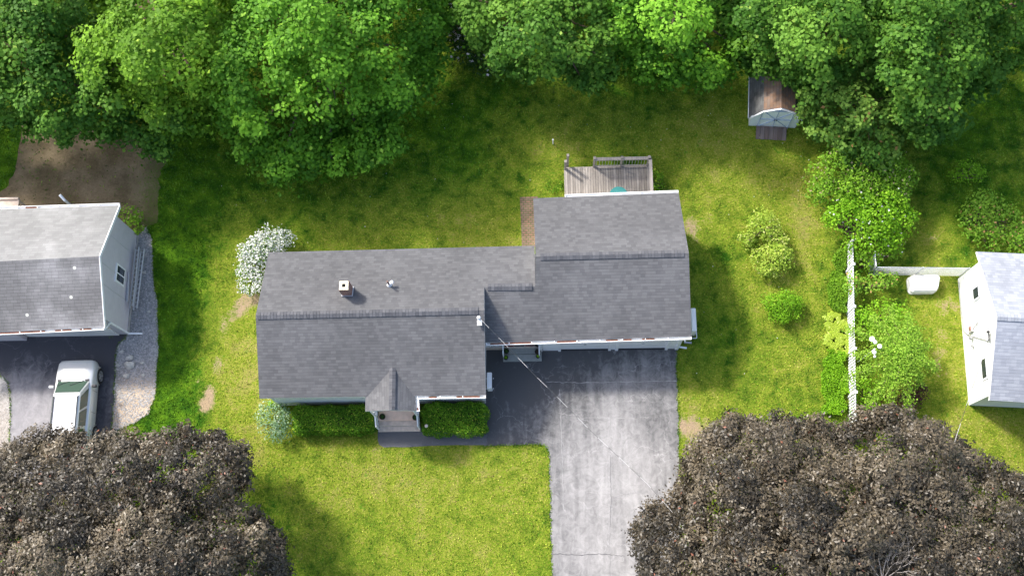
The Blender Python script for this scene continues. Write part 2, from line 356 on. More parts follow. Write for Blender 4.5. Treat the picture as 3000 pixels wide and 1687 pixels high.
def inpoly(P, poly):
    P = np.asarray(P); poly = np.asarray(poly, float); x, y = P[:,0], P[:,1]; r = np.zeros(len(P), bool); j = len(poly)-1
    for i in range(len(poly)):
        xi, yi = poly[i]; xj, yj = poly[j]
        r ^= ((yi > y) != (yj > y)) & (x < (xj-xi)*(y-yi)/(yj-yi+1e-12)+xi); j = i
    return r
def edist(P, poly):
    P = np.asarray(P, float); poly = np.asarray(poly, float); d = np.full(len(P), 1e9)
    for i in range(len(poly)):
        a, b = poly[i], poly[(i+1) % len(poly)]; ab = b-a; t = np.clip(((P-a)@ab)/(ab@ab+1e-9), 0, 1)
        d = np.minimum(d, np.linalg.norm(P-(a+t[:,None]*ab), axis=1))
    return d
def polymesh(name, verts, faces, m, parent=None, attrs=None, smooth=False):
    me = bpy.data.meshes.new(name); off = wl(parent); v = np.asarray(verts, np.float32)-np.array(off, np.float32)
    f = np.asarray(faces, np.int32); nf, k_ = f.shape
    me.vertices.add(len(v)); me.vertices.foreach_set('co', v.ravel()); me.loops.add(nf*k_); me.loops.foreach_set('vertex_index', f.ravel())
    me.polygons.add(nf); me.polygons.foreach_set('loop_start', np.arange(0, nf*k_, k_, dtype=np.int32)); me.polygons.foreach_set('loop_total', np.full(nf, k_, np.int32))
    me.update(calc_edges=True); me.validate()
    ms = m if isinstance(m, (list, tuple)) else [m]
    for q in ms: me.materials.append(M[q] if isinstance(q, str) else q)
    for (n_, dom, val) in (attrs or []):
        a = me.attributes.new(n_, 'FLOAT', dom); a.data.foreach_set('value', np.asarray(val, np.float32))
    if smooth: me.polygons.foreach_set('use_smooth', np.ones(nf, bool))
    o = bpy.data.objects.new(name, me); C.objects.link(o)
    if parent: o.parent = parent; WL[o.name] = off
    return o
def nrm(a): return a/np.maximum(np.linalg.norm(a, axis=1, keepdims=True), 1e-9)
def leaves(name, P, N, size, m, parent=None, aspect=.8, rnd=None, fold=.25):
    n = len(P); N = nrm(N); r = nrm(rng.normal(size=(n,3))); T = nrm(np.cross(N, r)); B = np.cross(N, T); s = np.asarray(size).reshape(-1,1)*np.ones((n,1))
    v = np.stack([P-T*s*.5, P+B*s*.5*aspect-N*s*fold*.3, P+T*s*.55, P-B*s*.5*aspect-N*s*fold*.3], 1).reshape(-1,3)
    f = np.arange(n*4).reshape(-1,4)
    return polymesh(name, v, f, m, parent, [('rnd', 'FACE', rng.random(n) if rnd is None else rnd)])
def hemi(n, low=-.25):
    z = rng.uniform(low, 1, n); a = rng.uniform(0, 2*np.pi, n); q = np.sqrt(1-z*z); return np.stack([q*np.cos(a), q*np.sin(a), z], 1)
def poisson(poly, gap, tries=6000):
    poly = np.asarray(poly, float); lo, hi = poly.min(0), poly.max(0); P = rng.uniform(lo, hi, (tries,2)); P = P[inpoly(P, poly)]; out = []
    for p in P:
        if all((p[0]-q[0])**2+(p[1]-q[1])**2 > gap*gap for q in out): out.append(p)
    return np.array(out)
PXM = 62.0     # photo pixels per metre near the crowns
def tree(name, label, cat, poly, m, ztop, zedge, trunk, group=None, lobe=1.5, clump=.55, leaf=.18, rise=5.5, dens=1.0, bark='bark', flat=1.2, tone=.7):
    """crown outline in photo pixels, laid over a domed crown; leaves sit on clumps, clumps on lobes"""
    base = U(*trunk, 0); root = empty(name, base, label, cat, group)
    L = poisson(poly, lobe*PXM*.85); d = edist(L, poly)/PXM; Lr = np.minimum(lobe*rng.uniform(.75, 1.25, len(L)), np.maximum(d*1.05, .45))
    # rim lobes too, so that the outline is ragged
    pe = np.asarray(poly, float); rim = []
    for i in range(len(pe)):
        a, b = pe[i], pe[(i+1) % len(pe)]; k_ = max(1, int(np.linalg.norm(b-a)/(lobe*.42*PXM)))
        for j in range(k_): rim.append(a+(b-a)*(j+rng.uniform(.2,.8))/k_)
    rim = np.array(rim)+rng.normal(size=(len(rim),2))*6; cen = pe.mean(0); nr = nrm(cen-rim); rr = lobe*rng.uniform(.38, .66, len(rim)); rim = rim+nr*(rr*PXM*.88)[:,None]
    ok = inpoly(rim, poly); rim, rr = rim[ok], rr[ok]
    Lz = zedge+(ztop-zedge)*(1-np.exp(-d/rise*1.6))+rng.normal(size=len(L))*.55*flat
    A = np.vstack([UA(L, Lz), UA(rim, zedge-.3+rng.uniform(-.4,.8,len(rim)))]); R = np.concatenate([Lr, rr]); tones = rng.normal(size=len(A))*tone*.5
    PP, NN, RR = [], [], []
    for c, r, tn in zip(A, R, tones):
        nc = max(3, int(9*(r/clump/1.6)**2*.55)); cd_ = hemi(nc, -.15); cc = c+cd_*np.array([1,1,.75])*r*.8
        for q, qd in zip(cc, cd_):
            cr = clump*rng.uniform(.6, 1.25)*min(1, .45+r/lobe*.6); nl = int(dens*46*(cr/.5)**2*(.2/leaf)**1.5)+6
            dd = hemi(nl, -.45); t2 = tn+rng.normal()*.10
            PP.append(q+dd*np.array([1,1,.8])*cr*rng.uniform(.55, 1.12, (nl,1)))
            NN.append(dd*.55+np.array([0,0,.75])+rng.normal(size=(nl,3))*.38+qd*.25); RR.append(np.clip(rng.beta(2,2.4,nl)*.9+t2, 0, .93))
    # inner foliage, deeper in the crown
    n_in = int(len(A)*(290 if m == 'purple' else 190)*dens*(.2/leaf)*(lobe/1.5)**2); I = rng.integers(0, len(A), n_in)
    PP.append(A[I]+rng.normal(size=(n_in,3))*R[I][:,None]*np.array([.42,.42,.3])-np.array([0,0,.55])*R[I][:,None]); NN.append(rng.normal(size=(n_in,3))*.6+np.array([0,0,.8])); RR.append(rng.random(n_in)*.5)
    P = np.vstack(PP); N = np.vstack(NN); r_ = np.concatenate(RR); tip = rng.random(len(r_)) < (.004 if m == 'purple' else .012); r_[tip] = 1.0
    keep = P[:,2] > .1; P, N, r_ = P[keep], N[keep], r_[keep]
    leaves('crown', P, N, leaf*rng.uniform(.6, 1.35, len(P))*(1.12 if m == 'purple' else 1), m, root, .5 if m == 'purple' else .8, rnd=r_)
    tb = MB(); top = Vector(A[:len(L)].mean(0)); top.z = ztop*.55; mid = base.lerp(top, .5); mid.z = ztop*.3
    tb.tube([base-Vector((0,0,.1)), base+Vector((0,0,.25)), mid, top], [ztop*.05, ztop*.036, ztop*.028, ztop*.015], 10)
    tb.obj('trunk', bark, root, smooth=True)
    lb = MB()
    for i in rng.permutation(len(L))[:26]:
        e = Vector(A[i])-Vector((0,0,R[i]*.5)); s0 = base.lerp(top, .35); s0 = mid.lerp(top, rng.uniform(0,1)); h = s0.lerp(e, .5)+Vector((0,0,-.2))
        lb.tube([s0, h, e], [ztop*.013, ztop*.008, .025], 6)
    lb.obj('limbs', bark, root, smooth=True)
    return root
def shrub(name, label, cat, blobs, m, leaf=.10, dens=1.0, group=None, extra=None, low=-.3, jag=.25, aspect=.7, stem=True, upw=.5):
    dens = dens*1.7
    """blobs: (px, py, radius_x m, radius_y m, height m) with the px point at the top of the blob's outline centre"""
    b0 = blobs[0]; base = U(b0[0], b0[1], 0); base = U(b0[0], b0[1], b0[4]*.5); base.z = 0; root = empty(name, base, label, cat, group)
    PP, NN, RR, EE = [], [], [], []
    for (x, y, rx, ry, h) in blobs:
        c = U(x, y, h*.5); c = np.array([c.x, c.y, h*.5]); ax = np.array([rx, ry, h*.5])
        nb = max(6, int(16*(rx*ry)**.5/.7)); bd = hemi(nb, -.2); bc = c+bd*ax*.72
        n = int(dens*260*(rx*ry+.5*(rx+ry)*h*.5)*(.1/leaf)**2); I = rng.integers(0, nb+nb//2, n); D = hemi(n, -.4)
        r0 = (rx*ry)**.5*.42*rng.uniform(.7, 1.3, nb); 
        J = np.clip(I, 0, nb-1); onb = I < nb
        p = np.where(onb[:,None], bc[J]+D*np.minimum(r0[J][:,None], ax)*rng.uniform(.5,1.15,(n,1)), c+D*ax*rng.uniform(.55,.95,(n,1)))
        p[:,2] = np.maximum(p[:,2], .04+rng.random(n)*.06); PP.append(p); NN.append(D*.6+np.array([0,0,upw])+rng.normal(size=(n,3))*.4)
        t_ = rng.normal(size=nb)*.14; RR.append(np.clip(rng.beta(2,2,n)*.85+t_[J], 0, .92))
    P = np.vstack(PP); N = np.vstack(NN); r_ = np.concatenate(RR); tp = rng.random(len(r_)) < .05; r_[tp] = 1
    leaves('foliage', P, N, leaf*rng.uniform(.7,1.3,len(P)), m, root, aspect, r_)
    if stem:
        s = MB()
        for (x, y, rx, ry, h) in blobs:
            c = U(x, y, h*.5)
            for i in range(5):
                a = rng.uniform(0, 6.28); s.tube([(base.x+.05*math.cos(a), base.y+.05*math.sin(a), 0), (c.x+rx*.25*math.cos(a), c.y+ry*.25*math.sin(a), h*.4), (c.x+rx*.6*math.cos(a), c.y+ry*.6*math.sin(a), h*.7)], [.03, .02, .008], 5)
        s.obj('stems', 'bark', root)
    if extra:
        em, frac, es, cen = extra; n = int(len(P)*frac); idx = rng.choice(len(P), n, replace=False)
        if cen is not None: idx = idx[cen(P[idx])]
        leaves('blossom', P[idx]+nrm(N[idx])*.04+np.array([0,0,.03]), N[idx]+rng.normal(size=(len(idx),3))*.3, es*rng.uniform(.7,1.3,len(idx)), em, root, .95)
    return root
# ================================================================== THE SETTING
gx = np.concatenate([[-900,-300,-100,-50], np.arange(-34, 34.01, .25), [50,100,300,900]]); gy = np.concatenate([[-900,-300,-100,-30], np.arange(-8, 38.01, .25), [50,100,300,900]])
X, Y = np.meshgrid(gx, gy); XY = np.stack([X.ravel(), Y.ravel()], 1)
def blob(XY, lst):
    r = np.zeros(len(XY))
    for (px, py, sx, sy, a) in lst:
        p = U(px*K, py*K); r += a*np.exp(-((XY[:,0]-p.x)/sx)**2-((XY[:,1]-p.y)/sy)**2)
    return r
DRY_SHADE = [(1300,600,9,1.6,.25),(1200,540,8,2.0,.15),(1900,420,5,3,.30),(1990,560,3.5,4.5,.10),(1400,370,1.6,1.0,.5),(1750,340,3,1.2,.25),(1030,1300,9,5,.35),(800,1180,4,2,.15),(1250,1200,3,1.5,.2),
       (580,760,2.5,4,.30),(600,1000,2.2,4,.40),(1940,850,4,5,.15),(2020,560,.5,2.6,.5),(1760,1060,1.4,2,.55),(2380,850,1.5,3.0,.55),(2350,600,1,1,.3),(1250,820,12,9,.12),(2380,1130,3,3,.25),(2540,1150,2,3,.35),(1500,300,5,1,.12),
       (450,700,1.7,9,-.75),(440,1040,2,1.5,-.3),(30,400,2,2,-.8),(760,430,9,2.0,-.35),(1100,300,4,3,-.3),(2450,330,5,4,-.35),(1500,200,8,1.5,-.1),(1800,650,1.0,1.0,-.4),(1830,820,1.5,2,-.15),(700,1350,3,3,-.2)]  # deep green patches: lush grass, with shade on the lawn painted in
BARE = [(517,1020,.42,.55,.95),(530,985,.25,.5,.8),(565,820,.45,.9,.62),(548,915,.3,.5,.8),(500,960,.3,.5,.5),(600,790,.4,.4,.4),(640,745,.6,.6,.5),(1755,1075,.7,.6,.55),(1735,560,.35,.9,.42),(1785,560,.5,.5,.4),(2010,540,.4,1.6,.25),(2350,602,.35,.2,.7),(2375,810,.8,1.6,.42),(2360,930,.7,1.5,.38),
        (2350,510,.25,.8,.3),(950,1130,.5,.25,.4),(1713,1040,.2,2,.35),(1735,1075,.9,.8,.35),(640,760,.8,.5,.35),(1380,380,1.0,.4,.3),(1745,590,.5,1.2,.35),(1150,1128,3,.15,.3),(1900,345,.9,.3,.35),(2400,760,.6,.6,.3),(605,770,.4,.5,.45)]
iy, ix = np.meshgrid(np.arange(len(gy)-1), np.arange(len(gx)-1), indexing='ij'); a0 = (iy*len(gx)+ix).ravel()
dry_shade = .42+blob(XY, DRY_SHADE); bare = blob(XY, BARE)
g = polymesh('lawn_ground', np.column_stack([XY, np.zeros(len(XY))]), np.stack([a0, a0+1, a0+1+len(gx), a0+len(gx)], 1), 'lawn', None, [('dry_shade','POINT',dry_shade),('bare','POINT',bare)])
tag(g, kind='structure')
def sheet(name, px, m, z, wear_shade=None, step=.3, src=True):
    """a flat sheet cut out of a fine grid by its outline (world), triangulated through bmesh"""
    import bmesh
    w = [U(x, y, 0) for x, y in px]; bm = bmesh.new(); vs = [bm.verts.new((p.x, p.y, z)) for p in w]; bm.faces.new(vs)
    lo = (min(p.x for p in w), min(p.y for p in w)); hi = (max(p.x for p in w), max(p.y for p in w))
    for ax in (0, 1):
        t = lo[ax]+step
        while t < hi[ax]:
            co = [0,0,z]; co[ax] = t; no = [0,0,0]; no[ax] = 1
            bmesh.ops.bisect_plane(bm, geom=bm.verts[:]+bm.edges[:]+bm.faces[:], plane_co=co, plane_no=no); t += step
    bmesh.ops.recalc_face_normals(bm, faces=bm.faces)
    if bm.faces and sum(f.normal.z for f in bm.faces) < 0: bmesh.ops.reverse_faces(bm, faces=bm.faces)
    me = bpy.data.meshes.new(name); bm.to_mesh(me); bm.free(); me.materials.append(M[m])
    co = np.zeros(len(me.vertices)*3); me.vertices.foreach_get('co', co); co = co.reshape(-1,3)
    a = me.attributes.new('wear_shade', 'FLOAT', 'POINT'); a.data.foreach_set('value', (blob(co[:,:2], wear_shade) if wear_shade else np.zeros(len(co))).astype(np.float32))
    uv = me.uv_layers.new(name='UVMap'); li = np.zeros(len(me.loops), np.int32); me.loops.foreach_get('vertex_index', li); uv.data.foreach_set('uv', co[li][:,:2].ravel())
    o = bpy.data.objects.new(name, me); C.objects.link(o); tag(o, kind='structure'); return o
def smoothline(pts, k_=3, amp=1.5):
    out = []
    for i in range(len(pts)-1):
        a, b = np.array(pts[i], float), np.array(pts[i+1], float)
        for j in range(k_): t = j/k_; out.append(tuple(a+(b-a)*t+(rng.normal(size=2)*amp if j else 0)))
    out.append(pts[-1]); return out
PD = [(1418,1010),(1990,1003)]+smoothline([(1986,1022),(1983,1060),(1984,1110),(1988,1250),(1990,1400),(1992,1560),(1995,1800),(2006,2400)],9,1.6)+smoothline([(1638,2400),(1621,1800),(1616,1687),(1613,1540),(1610,1400),(1608,1330),(1604,1312),(1590,1303),(1560,1302)],8,1.5)+[(1418,1306)]
sheet('driveway', PD, 'asphalt', .006, [(1500,1150,3.2,9,.36),(1400,1100,2.2,3,-.05),(1350,930,4,2.8,-.5),(1580,1300,4,9,.28),(1540,850,9,1.6,-.25)])  # negative blobs paint the garage and house shade into the asphalt
sheet('walkway', [(1108,1258),(1424,1245)]+[(1426,1303)]+smoothline([(1418,1303),(1300,1304),(1200,1309),(1125,1310)],3,.8)+[(1112,1303),(1107,1290),(1107,1270)], 'walk', .012)
PW = [(-260,975),(372,975)]+smoothline([(368,990),(346,1010),(339,1045),(338,1102),(336,1160),(331,1212),(327,1262),(322,1300),(300,1500)],3,1.2)+smoothline([(15,1400),(25,1345),(30,1250),(31,1157),(25,1124),(10,1104),(-20,1090),(-260,1088)],3,1.5)
sheet('neighbour_driveway', PW, 'asphalt_w', .010, [(60,1000,2.2,4,.5),(110,1060,2,2.5,.45),(40,900,5,1.8,-.35),(120,880,6,1.2,-.3)])  # darker band before the house is its shade, put into the colour
PG = smoothline([(398,700),(405,684),(430,664),(446,703),(450,826),(463,892),(464,975),(462,1047),(456,1151),(436,1212),(400,1238),(386,1240),(345,1260),(318,1275)],3,2)+[(318,990),(372,960),(395,820)]
sheet('gravel_bed', PG, 'gravel', .005, [(330,1000,1.1,1.2,1.0),(310,1060,1.2,1.0,.9),(380,1010,1,1,.7)])
PG2 = [(-260,1080),(-20,1085),(12,1098),(30,1120),(38,1157),(37,1250),(31,1345),(15,1450),(-260,1450)]
sheet('gravel_strip', PG2, 'gravel', .004, [(0,1100,1,3,.5)])
PDirt = smoothline(V([(52,300),(300,330),(420,390),(405,440),(398,500),(396,560),(350,585),(320,575)]),4,4)+V([(300,560),(-200,560)])+smoothline(V([(-200,487),(0,483),(22,465),(38,430),(45,390),(54,340)]),3,3)
sheet('dirt_patch', PDirt, 'dirt', .003, [(400,470,1.2,4,.6),(330,570,3,.5,.3),(330,480,1.2,1.5,.12),(200,340,5,.6,.2)])
sheet('brick_path', [(1523,578),(1575,576),(1575,722),(1529,724),(1526,650)], 'paver', .008)
pg_rock = [(u, v) for u, v in ((690,905),(690,940),(758,930),(627,945),(672,1000),(760,995),(765,452),(792,658),(648,870),(590,990),(3,1160))]
def seam(pts, w, m):
    P = smoothline(pts, 14, 1.0); mb = []; 
    W_ = [U(x,y,.016) for x,y in P]; vs, fs = [], []
    for i, p in enumerate(W_):
        d = (W_[min(i+1,len(W_)-1)]-W_[max(i-1,0)]).normalized(); n_ = Vector((-d.y,d.x,0))*w*random.uniform(.4,1.2); vs += [tuple(p-n_), tuple(p+n_)]
        if i: fs.append((2*i-2, 2*i, 2*i+1, 2*i-1))
    o = polymesh('driveway_seam', vs, fs, m); tag(o, kind='structure')
M['seam_pale'] = mat('pale_seam', (.36,.355,.35), .9, noise=.4, nscale=5); M['seam_dark'] = mat('dark_crack', (.13,.13,.135), .9, noise=.4, nscale=5)
seam([(1600,1118),(1690,1121),(1830,1119),(1982,1116)], .014, 'seam_pale'); seam([(1616,1622),(1700,1625),(1760,1622),(1830,1628)], .014, 'seam_dark')
seam([(1424,1248),(1427,1302)], .012, 'seam_dark'); seam([(1788,1330),(1790,1450),(1786,1600),(1790,1780)], .006, 'seam_dark'); seam([(1706,1225),(1760,1222),(1860,1226),(1900,1221)], .008, 'seam_pale')
seam([(1640,1140),(1645,1300),(1652,1500)], .010, 'seam_pale'); seam([(1720,1440),(1800,1452),(1880,1440)], .009, 'seam_pale')
# loose pebbles and blades of grass
def scatter(poly, n): 
    poly = np.asarray(poly, float); lo, hi = poly.min(0), poly.max(0); P = rng.uniform(lo, hi, (n*2,2)); P = P[inpoly(P, poly)]; return P
Q = scatter(PG, 3600); Q = Q[~inpoly(Q, PW)]; Wp = UA(Q, 0.0); ns = len(Wp); sz = rng.uniform(.018,.05,ns)[:,None]
vv = np.stack([Wp+sz*np.array(d) for d in ((1,0,.2),(0,1,.2),(-1,0,.2),(0,-1,.2),(0,0,1))],1).reshape(-1,3); b0 = np.arange(ns)[:,None]*5
ff = np.concatenate([b0+np.array(t) for t in ((0,1,4),(1,2,4),(2,3,4),(3,0,4))], 0)
o = polymesh('gravel', vv, ff, 'pebble', None, [('rnd','FACE',np.tile(rng.random(ns),4))]); tag(o, 'loose grey pebbles over the gravel bed beside the left house', 'gravel', kind='stuff')
rocks = []
for i, (u, v_) in enumerate([(690,905),(690,942),(758,930),(627,943),(672,1000),(760,995),(765,452),(792,658),(648,872)]):
    p = U(u/1.812, 550+v_/1.812, 0); s_ = [.24,.34,.15,.15,.20,.13,.13,.12,.16][i]; mb = MB(); n = 9; prof = []
    for j, (rr, z) in enumerate([(.9,0),(1,.25),(.8,.5),(.35,.68)]):
        base = len(mb.v)
        for q in range(n): a = 2*math.pi*q/n; f_ = rr*s_*(.8+.4*random.random())*.62; mb.v.append((p.x+f_*math.cos(a)*1.2, p.y+f_*math.sin(a)*.85, z*s_*(.8+.3*random.random())))
        if j:
            for q in range(n): mb.f.append((base-n+q, base-n+(q+1)%n, base+(q+1)%n, base+q)); mb.m.append(0); mb.r.append(.5)
    mb.f.append(tuple(range(len(mb.v)-n, len(mb.v)))); mb.m.append(0); mb.r.append(.5)
    lab = ['rounded grey rock above the largest flat rock in the gravel','largest flat pale rock in the gravel bed','small tan rock right of the largest rock in gravel','rock at the left edge of the gravel beside the asphalt','pale rock below the largest one where the gravel turns tan','small pale rock at lower right of the rock group','small reddish rock by the ladders in the grey gravel','small tan stone at the right side of the gravel below the ladders','thin pale rock at upper left of the rock group'][i]
    tag(mb.obj('rock', 'rock'), lab, 'rock', 'rocks lying in the gravel bed')
# grass blades
G = rng.uniform([-28,-4],[29,30],(330000,2)); hard = []
for pl in (PD, PW, PG, PG2, [(1105,1240),(1430,1240),(1430,1306),(1105,1312)], [(1520,572),(1580,572),(1580,727),(1525,727)]): hard.append([tuple(U(x,y,0).xy) for x,y in pl])
ok = np.ones(len(G), bool)
for h in hard: ok &= ~inpoly(G, h)
dirtw = [tuple(U(x,y,0).xy) for x,y in PDirt]; ind = inpoly(G, dirtw); ok &= ~(ind & (rng.random(len(G)) > .10))
G = G[ok]; bd = blob(G, BARE); G = G[rng.random(len(G)) > bd*1.3]; n = len(G); dr = .42+blob(G, DRY_SHADE)
# a fringe of longer grass hanging over the paved edges
EG = []
for pl in (PD, PW, PG):
    for i in range(len(pl)-1):
        a_, b_ = pl[i], pl[i+1]; Lp = math.hypot(b_[0]-a_[0], b_[1]-a_[1])
        if Lp > 250 or a_[1] < 1000 and pl is PD: continue
        for j in range(int(Lp*1.6)): t = random.random(); p_ = U(a_[0]+(b_[0]-a_[0])*t+random.gauss(0,2.0), a_[1]+(b_[1]-a_[1])*t+random.gauss(0,2.0), 0); EG.append((p_.x,p_.y))
EG = np.array(EG); hw_ = [tuple(U(x,y,0).xy) for x,y in ((1410,1000),(1995,1000),(1995,1014),(1560,1024),(1560,1200),(1410,1200))]; EG = EG[~inpoly(EG, hw_)]
G = np.vstack([G, EG]); n = len(G); dr = np.concatenate([dr, np.full(len(EG), .35)])
h = rng.uniform(.025,.065,n)*(1+.7*(dr<.35)); a = rng.uniform(0,6.28,n); ln = rng.uniform(0,6.28,n); wdt = rng.uniform(.018,.034,n)
b3 = np.column_stack([G, np.zeros(n)]); dx = np.column_stack([np.cos(a),np.sin(a),0*a])*wdt[:,None]; tip = np.column_stack([np.cos(ln)*h*1.0,np.sin(ln)*h*1.0,h])
vv = np.stack([b3-dx, b3+dx, b3+tip],1).reshape(-1,3)
o = polymesh('grass', vv, np.arange(n*3).reshape(-1,3), 'blade', None, [('rnd','FACE',rng.random(n)),('dry_shade','FACE',dr),('bare','FACE',np.zeros(n))])
tag(o, 'short mown grass blades over the lawns', 'grass', kind='stuff')
FP = UA(rng.uniform([600,250],[2400,1100],(150,2)), .06); FP = FP[~inpoly(FP[:,:2], hard[0])]
tag(leaves('clover_flowers', FP, rng.normal(size=(len(FP),3))*.3+[0,0,1], .05*rng.uniform(.5,1.2,len(FP)), 'blossom'), 'scattered tiny white clover flowers and petals on the grass', 'flowers', kind='stuff')
# ================================================================== BUILDINGS
UPV = Vector((0,0,1))
def gutter(p, q, parent, out, name='gutter', hang=.95, litter=.3, w=.10):
    """open white trough from p to q along the eave; out = horizontal unit vector away from the house"""
    p, q = Vector(p), Vector(q); d = (q-p); L = d.length; d.normalize(); mb = MB()
    a, b = p+out*.01-UPV*.03, q+out*.01-UPV*.03
    mb.bar(a+out*w-UPV*.03, b+out*w-UPV*.03, .025, .09); mb.bar(a-UPV*.075+out*w*.5, b-UPV*.075+out*w*.5, w*.85, .012)
    mb.bar(a+out*w*.5-UPV*.035, a+d*.012+out*w*.5-UPV*.035, w*.8, .08); mb.bar(b-d*.012+out*w*.5-UPV*.035, b+out*w*.5-UPV*.035, w*.8, .08)
    n = max(1, round(L/hang))
    for i in range(n+1):
        c = a+d*(.02+(L-.04)*i/n)+out*w*.5; mb.box(c+UPV*.005, (.035, w, .02), (d, out, UPV))
    g = mb.obj(name, 'gutter', parent)
    if litter:
        lb = MB(); t = 0
        while t < L-.3:
            seg = random.uniform(.15,.7)
            if random.random() < litter: lb.bar(a+d*t+out*w*.42-UPV*.035, a+d*min(t+seg, L-.05)+out*w*.42-UPV*.035, w*.6, .05)
            t += seg
        if lb.f: tag(lb.obj('leaf_litter', 'litter', g), kind='stuff')
    return g
def body(cs, zs, drop=.14):
    """cs: base corners NW NE SE SW (world, already inset); zs: eave height, ridge height -> pentagonal walls"""
    mb = MB(); NW, NE, SE, SW = [Vector(c) for c in cs]; ze, zr = zs; ze -= drop; zr -= drop
    def end(n_, s_): m_ = n_.lerp(s_, .5); return [Vector((n_.x,n_.y,0)), Vector((s_.x,s_.y,0)), Vector((s_.x,s_.y,ze)), Vector((m_.x,m_.y,zr)), Vector((n_.x,n_.y,ze))]
    w, e = end(NW, SW), end(NE, SE); mb.face(w); mb.face(e[::-1])
    for i in range(5): j = (i+1) % 5; mb.face([w[j], w[i], e[i], e[j]])
    return mb
# ---- main house with breezeway and garage
ZE, ZR = 2.74, 4.19
home = empty('house', U(1100,1000,0), 'long house with dark grey shingle roof, porch gable, brick chimney and attached double garage', 'house')
NW, RW, SW = U(787,739,ZE), U(749,924.5,ZR), U(760,1166,ZE); SE, RE = U(1423,1157,ZE), U(1419,909,ZR)
gRW, gRE, gSE = U(1569,752,4.17), U(2018,741,4.17), U(2026,985.5,ZE); gNW, gNE = U(1562,581,ZE), U(1988,564.5,ZE)
gS = plane(gRW, gSE, gRE); gSW = UP(1421,1003.5,gS); KK = UP(1418.5,841,gS); BR = UP(1567.5,839,gS)
nP = plane(NW, RW, RE); NEb = UP(1566,719.5,nP)
r = MB(); r.slab([NW, RW, RE, KK, BR, NEb], .14); r.slab([RW, SW, SE, RE], .14)
r.slab([gRW, BR, KK, gSW, gSE, gRE], .14); r.slab([gNW, gRW, gRE, gNE], .14)
roof = r.obj('roof', ['roof','white'], home)
def cap(px0, px1, zc, parent, w=.32):
    a, b = U(*px0, zc), U(*px1, zc); d = (b-a).normalized(); s = UPV.cross(d); s.normalize(); mb = MB(); L = (b-a).length; n = int(L/.14); 
    for i in range(n):
        p, q = a+d*(L*i/n), a+d*(L*(i+1)/n-.012); e = .006*random.random()
        for sg in (-1, 1):
            o1 = s*sg*w/2-UPV*w/2*.40
            b_ = [p, q, q+o1, p+o1] if sg < 0 else [p, p+o1, q+o1, q]
            t_ = [Vector(v)+UPV*(.03+e) for v in b_]; mb.hexa(b_, t_)
    return mb.obj('ridge_vent', 'capr', parent)
M['capr'] = rndmat('ridge_caps', (.075,.078,.088), (.12,.122,.132), noise=.15)
cap((754,924.5),(1402,909.5),ZR,roof); cap((1583,751.5),(2005,741.5),4.17,roof); cap((1429,840.5),(1560,839),KK.z,roof)
def inset(c, dx, dy): return Vector((c.x+dx, c.y+dy, 0))
YF = U(900,1181,.5).y
w1 = body([inset(NW,.25,-.35), inset(Vector((RE.x,NW.y,0)),-.12,-.35), Vector((SE.x-.15,YF,0)), Vector((SW.x+.28,YF,0))], (ZE,ZR)).obj('wall', 'siding', home)
WS0 = U(1797,1018,0).y
gw = body([inset(gNW,.1,-.3), inset(gNE,-.25,-.3), Vector((gSE.x-.25,WS0,0)), Vector((gNW.x+.1,WS0,0))], (ZE,4.17))
WS = U(1797,1018,0).y
gwall = gw.obj('garage_wall', 'siding', home)
mb = MB(); mb.prism([(w1_.x, w1_.y) for w1_ in (inset(Vector((RE.x,NEb.y,0)),-.3,-.35), inset(NEb,0.2,-.35), Vector((BR.x+.3,WS+.9,0)), Vector((RE.x-.3,WS+.9,0)))][::-1], 0, 2.6); mb.obj('breezeway_wall', 'siding', home)
OS = Vector((0,-1,0)); ON = Vector((0,1,0))
gutter(U(1222,1160,ZE), SE, home, OS, litter=.45); gutter(gSW+Vector((.04,0,0)), gSE, home, OS, litter=.35)
nn0 = UP(1655,577,plane(gNW,gRW,gRE)); gutter(nn0, gNE, home, ON, litter=.0, hang=.9)
# front trim corner boards
for cx_ in (SW.x+.33, SE.x-.21): mb = MB(); mb.box((cx_,YF-.012,1.25), (.12,.03,2.5)); mb.obj('corner_board', 'white', home)
# garage front: pilasters, doors
def gpx(x): return U(x,1016,0).x
yw = WS-.02
mb = MB(); mb.box(((gpx(1590)+gpx(1640))/2, yw-.03, 1.25), (gpx(1640)-gpx(1590), .10, 2.5)); mb.obj('front_panel', 'siding', home)
for xa, xb in ((1583,1588),(1636,1642),(1782,1788),(1802,1809),(1948,1954),(1977,1985)):
    mb = MB(); mb.box(((gpx(xa)+gpx(xb))/2, yw-.085, 1.25), (gpx(xb)-gpx(xa)+.03, .09, 2.5)); mb.obj('door_trim', 'white', home)
mb = MB(); mb.box(((gpx(1788)+gpx(1802))/2, yw-.03, 1.25), (gpx(1802)-gpx(1788), .08, 2.5)); mb.obj('front_panel', 'siding', home); mb = MB(); mb.box(((gpx(1954)+gpx(1977))/2, yw-.03, 1.25), (gpx(1977)-gpx(1954), .08, 2.5)); mb.obj('front_panel', 'siding', home)
for xa, xb in ((1642,1782),(1809,1948)):
    mb = MB(); A_, B_ = gpx(xa), gpx(xb)
    for i in range(4): mb.box(((A_+B_)/2, yw-.005, .30+.545*i), (B_-A_, .05, .53))
    d_ = mb.obj('garage_door', 'panel', home); mb = MB(); mb.box(((A_+B_)/2, yw-.05, 1.0), (.12,.04,.03)); mb.obj('handle', 'metalgrey', d_)
    mb = MB(); mb.box(((A_+B_)/2, yw-.05, .012), (B_-A_, .12, .025)); mb.obj('base_gap', 'dark', d_)  # dark strip standing in for the shaded gap below the door
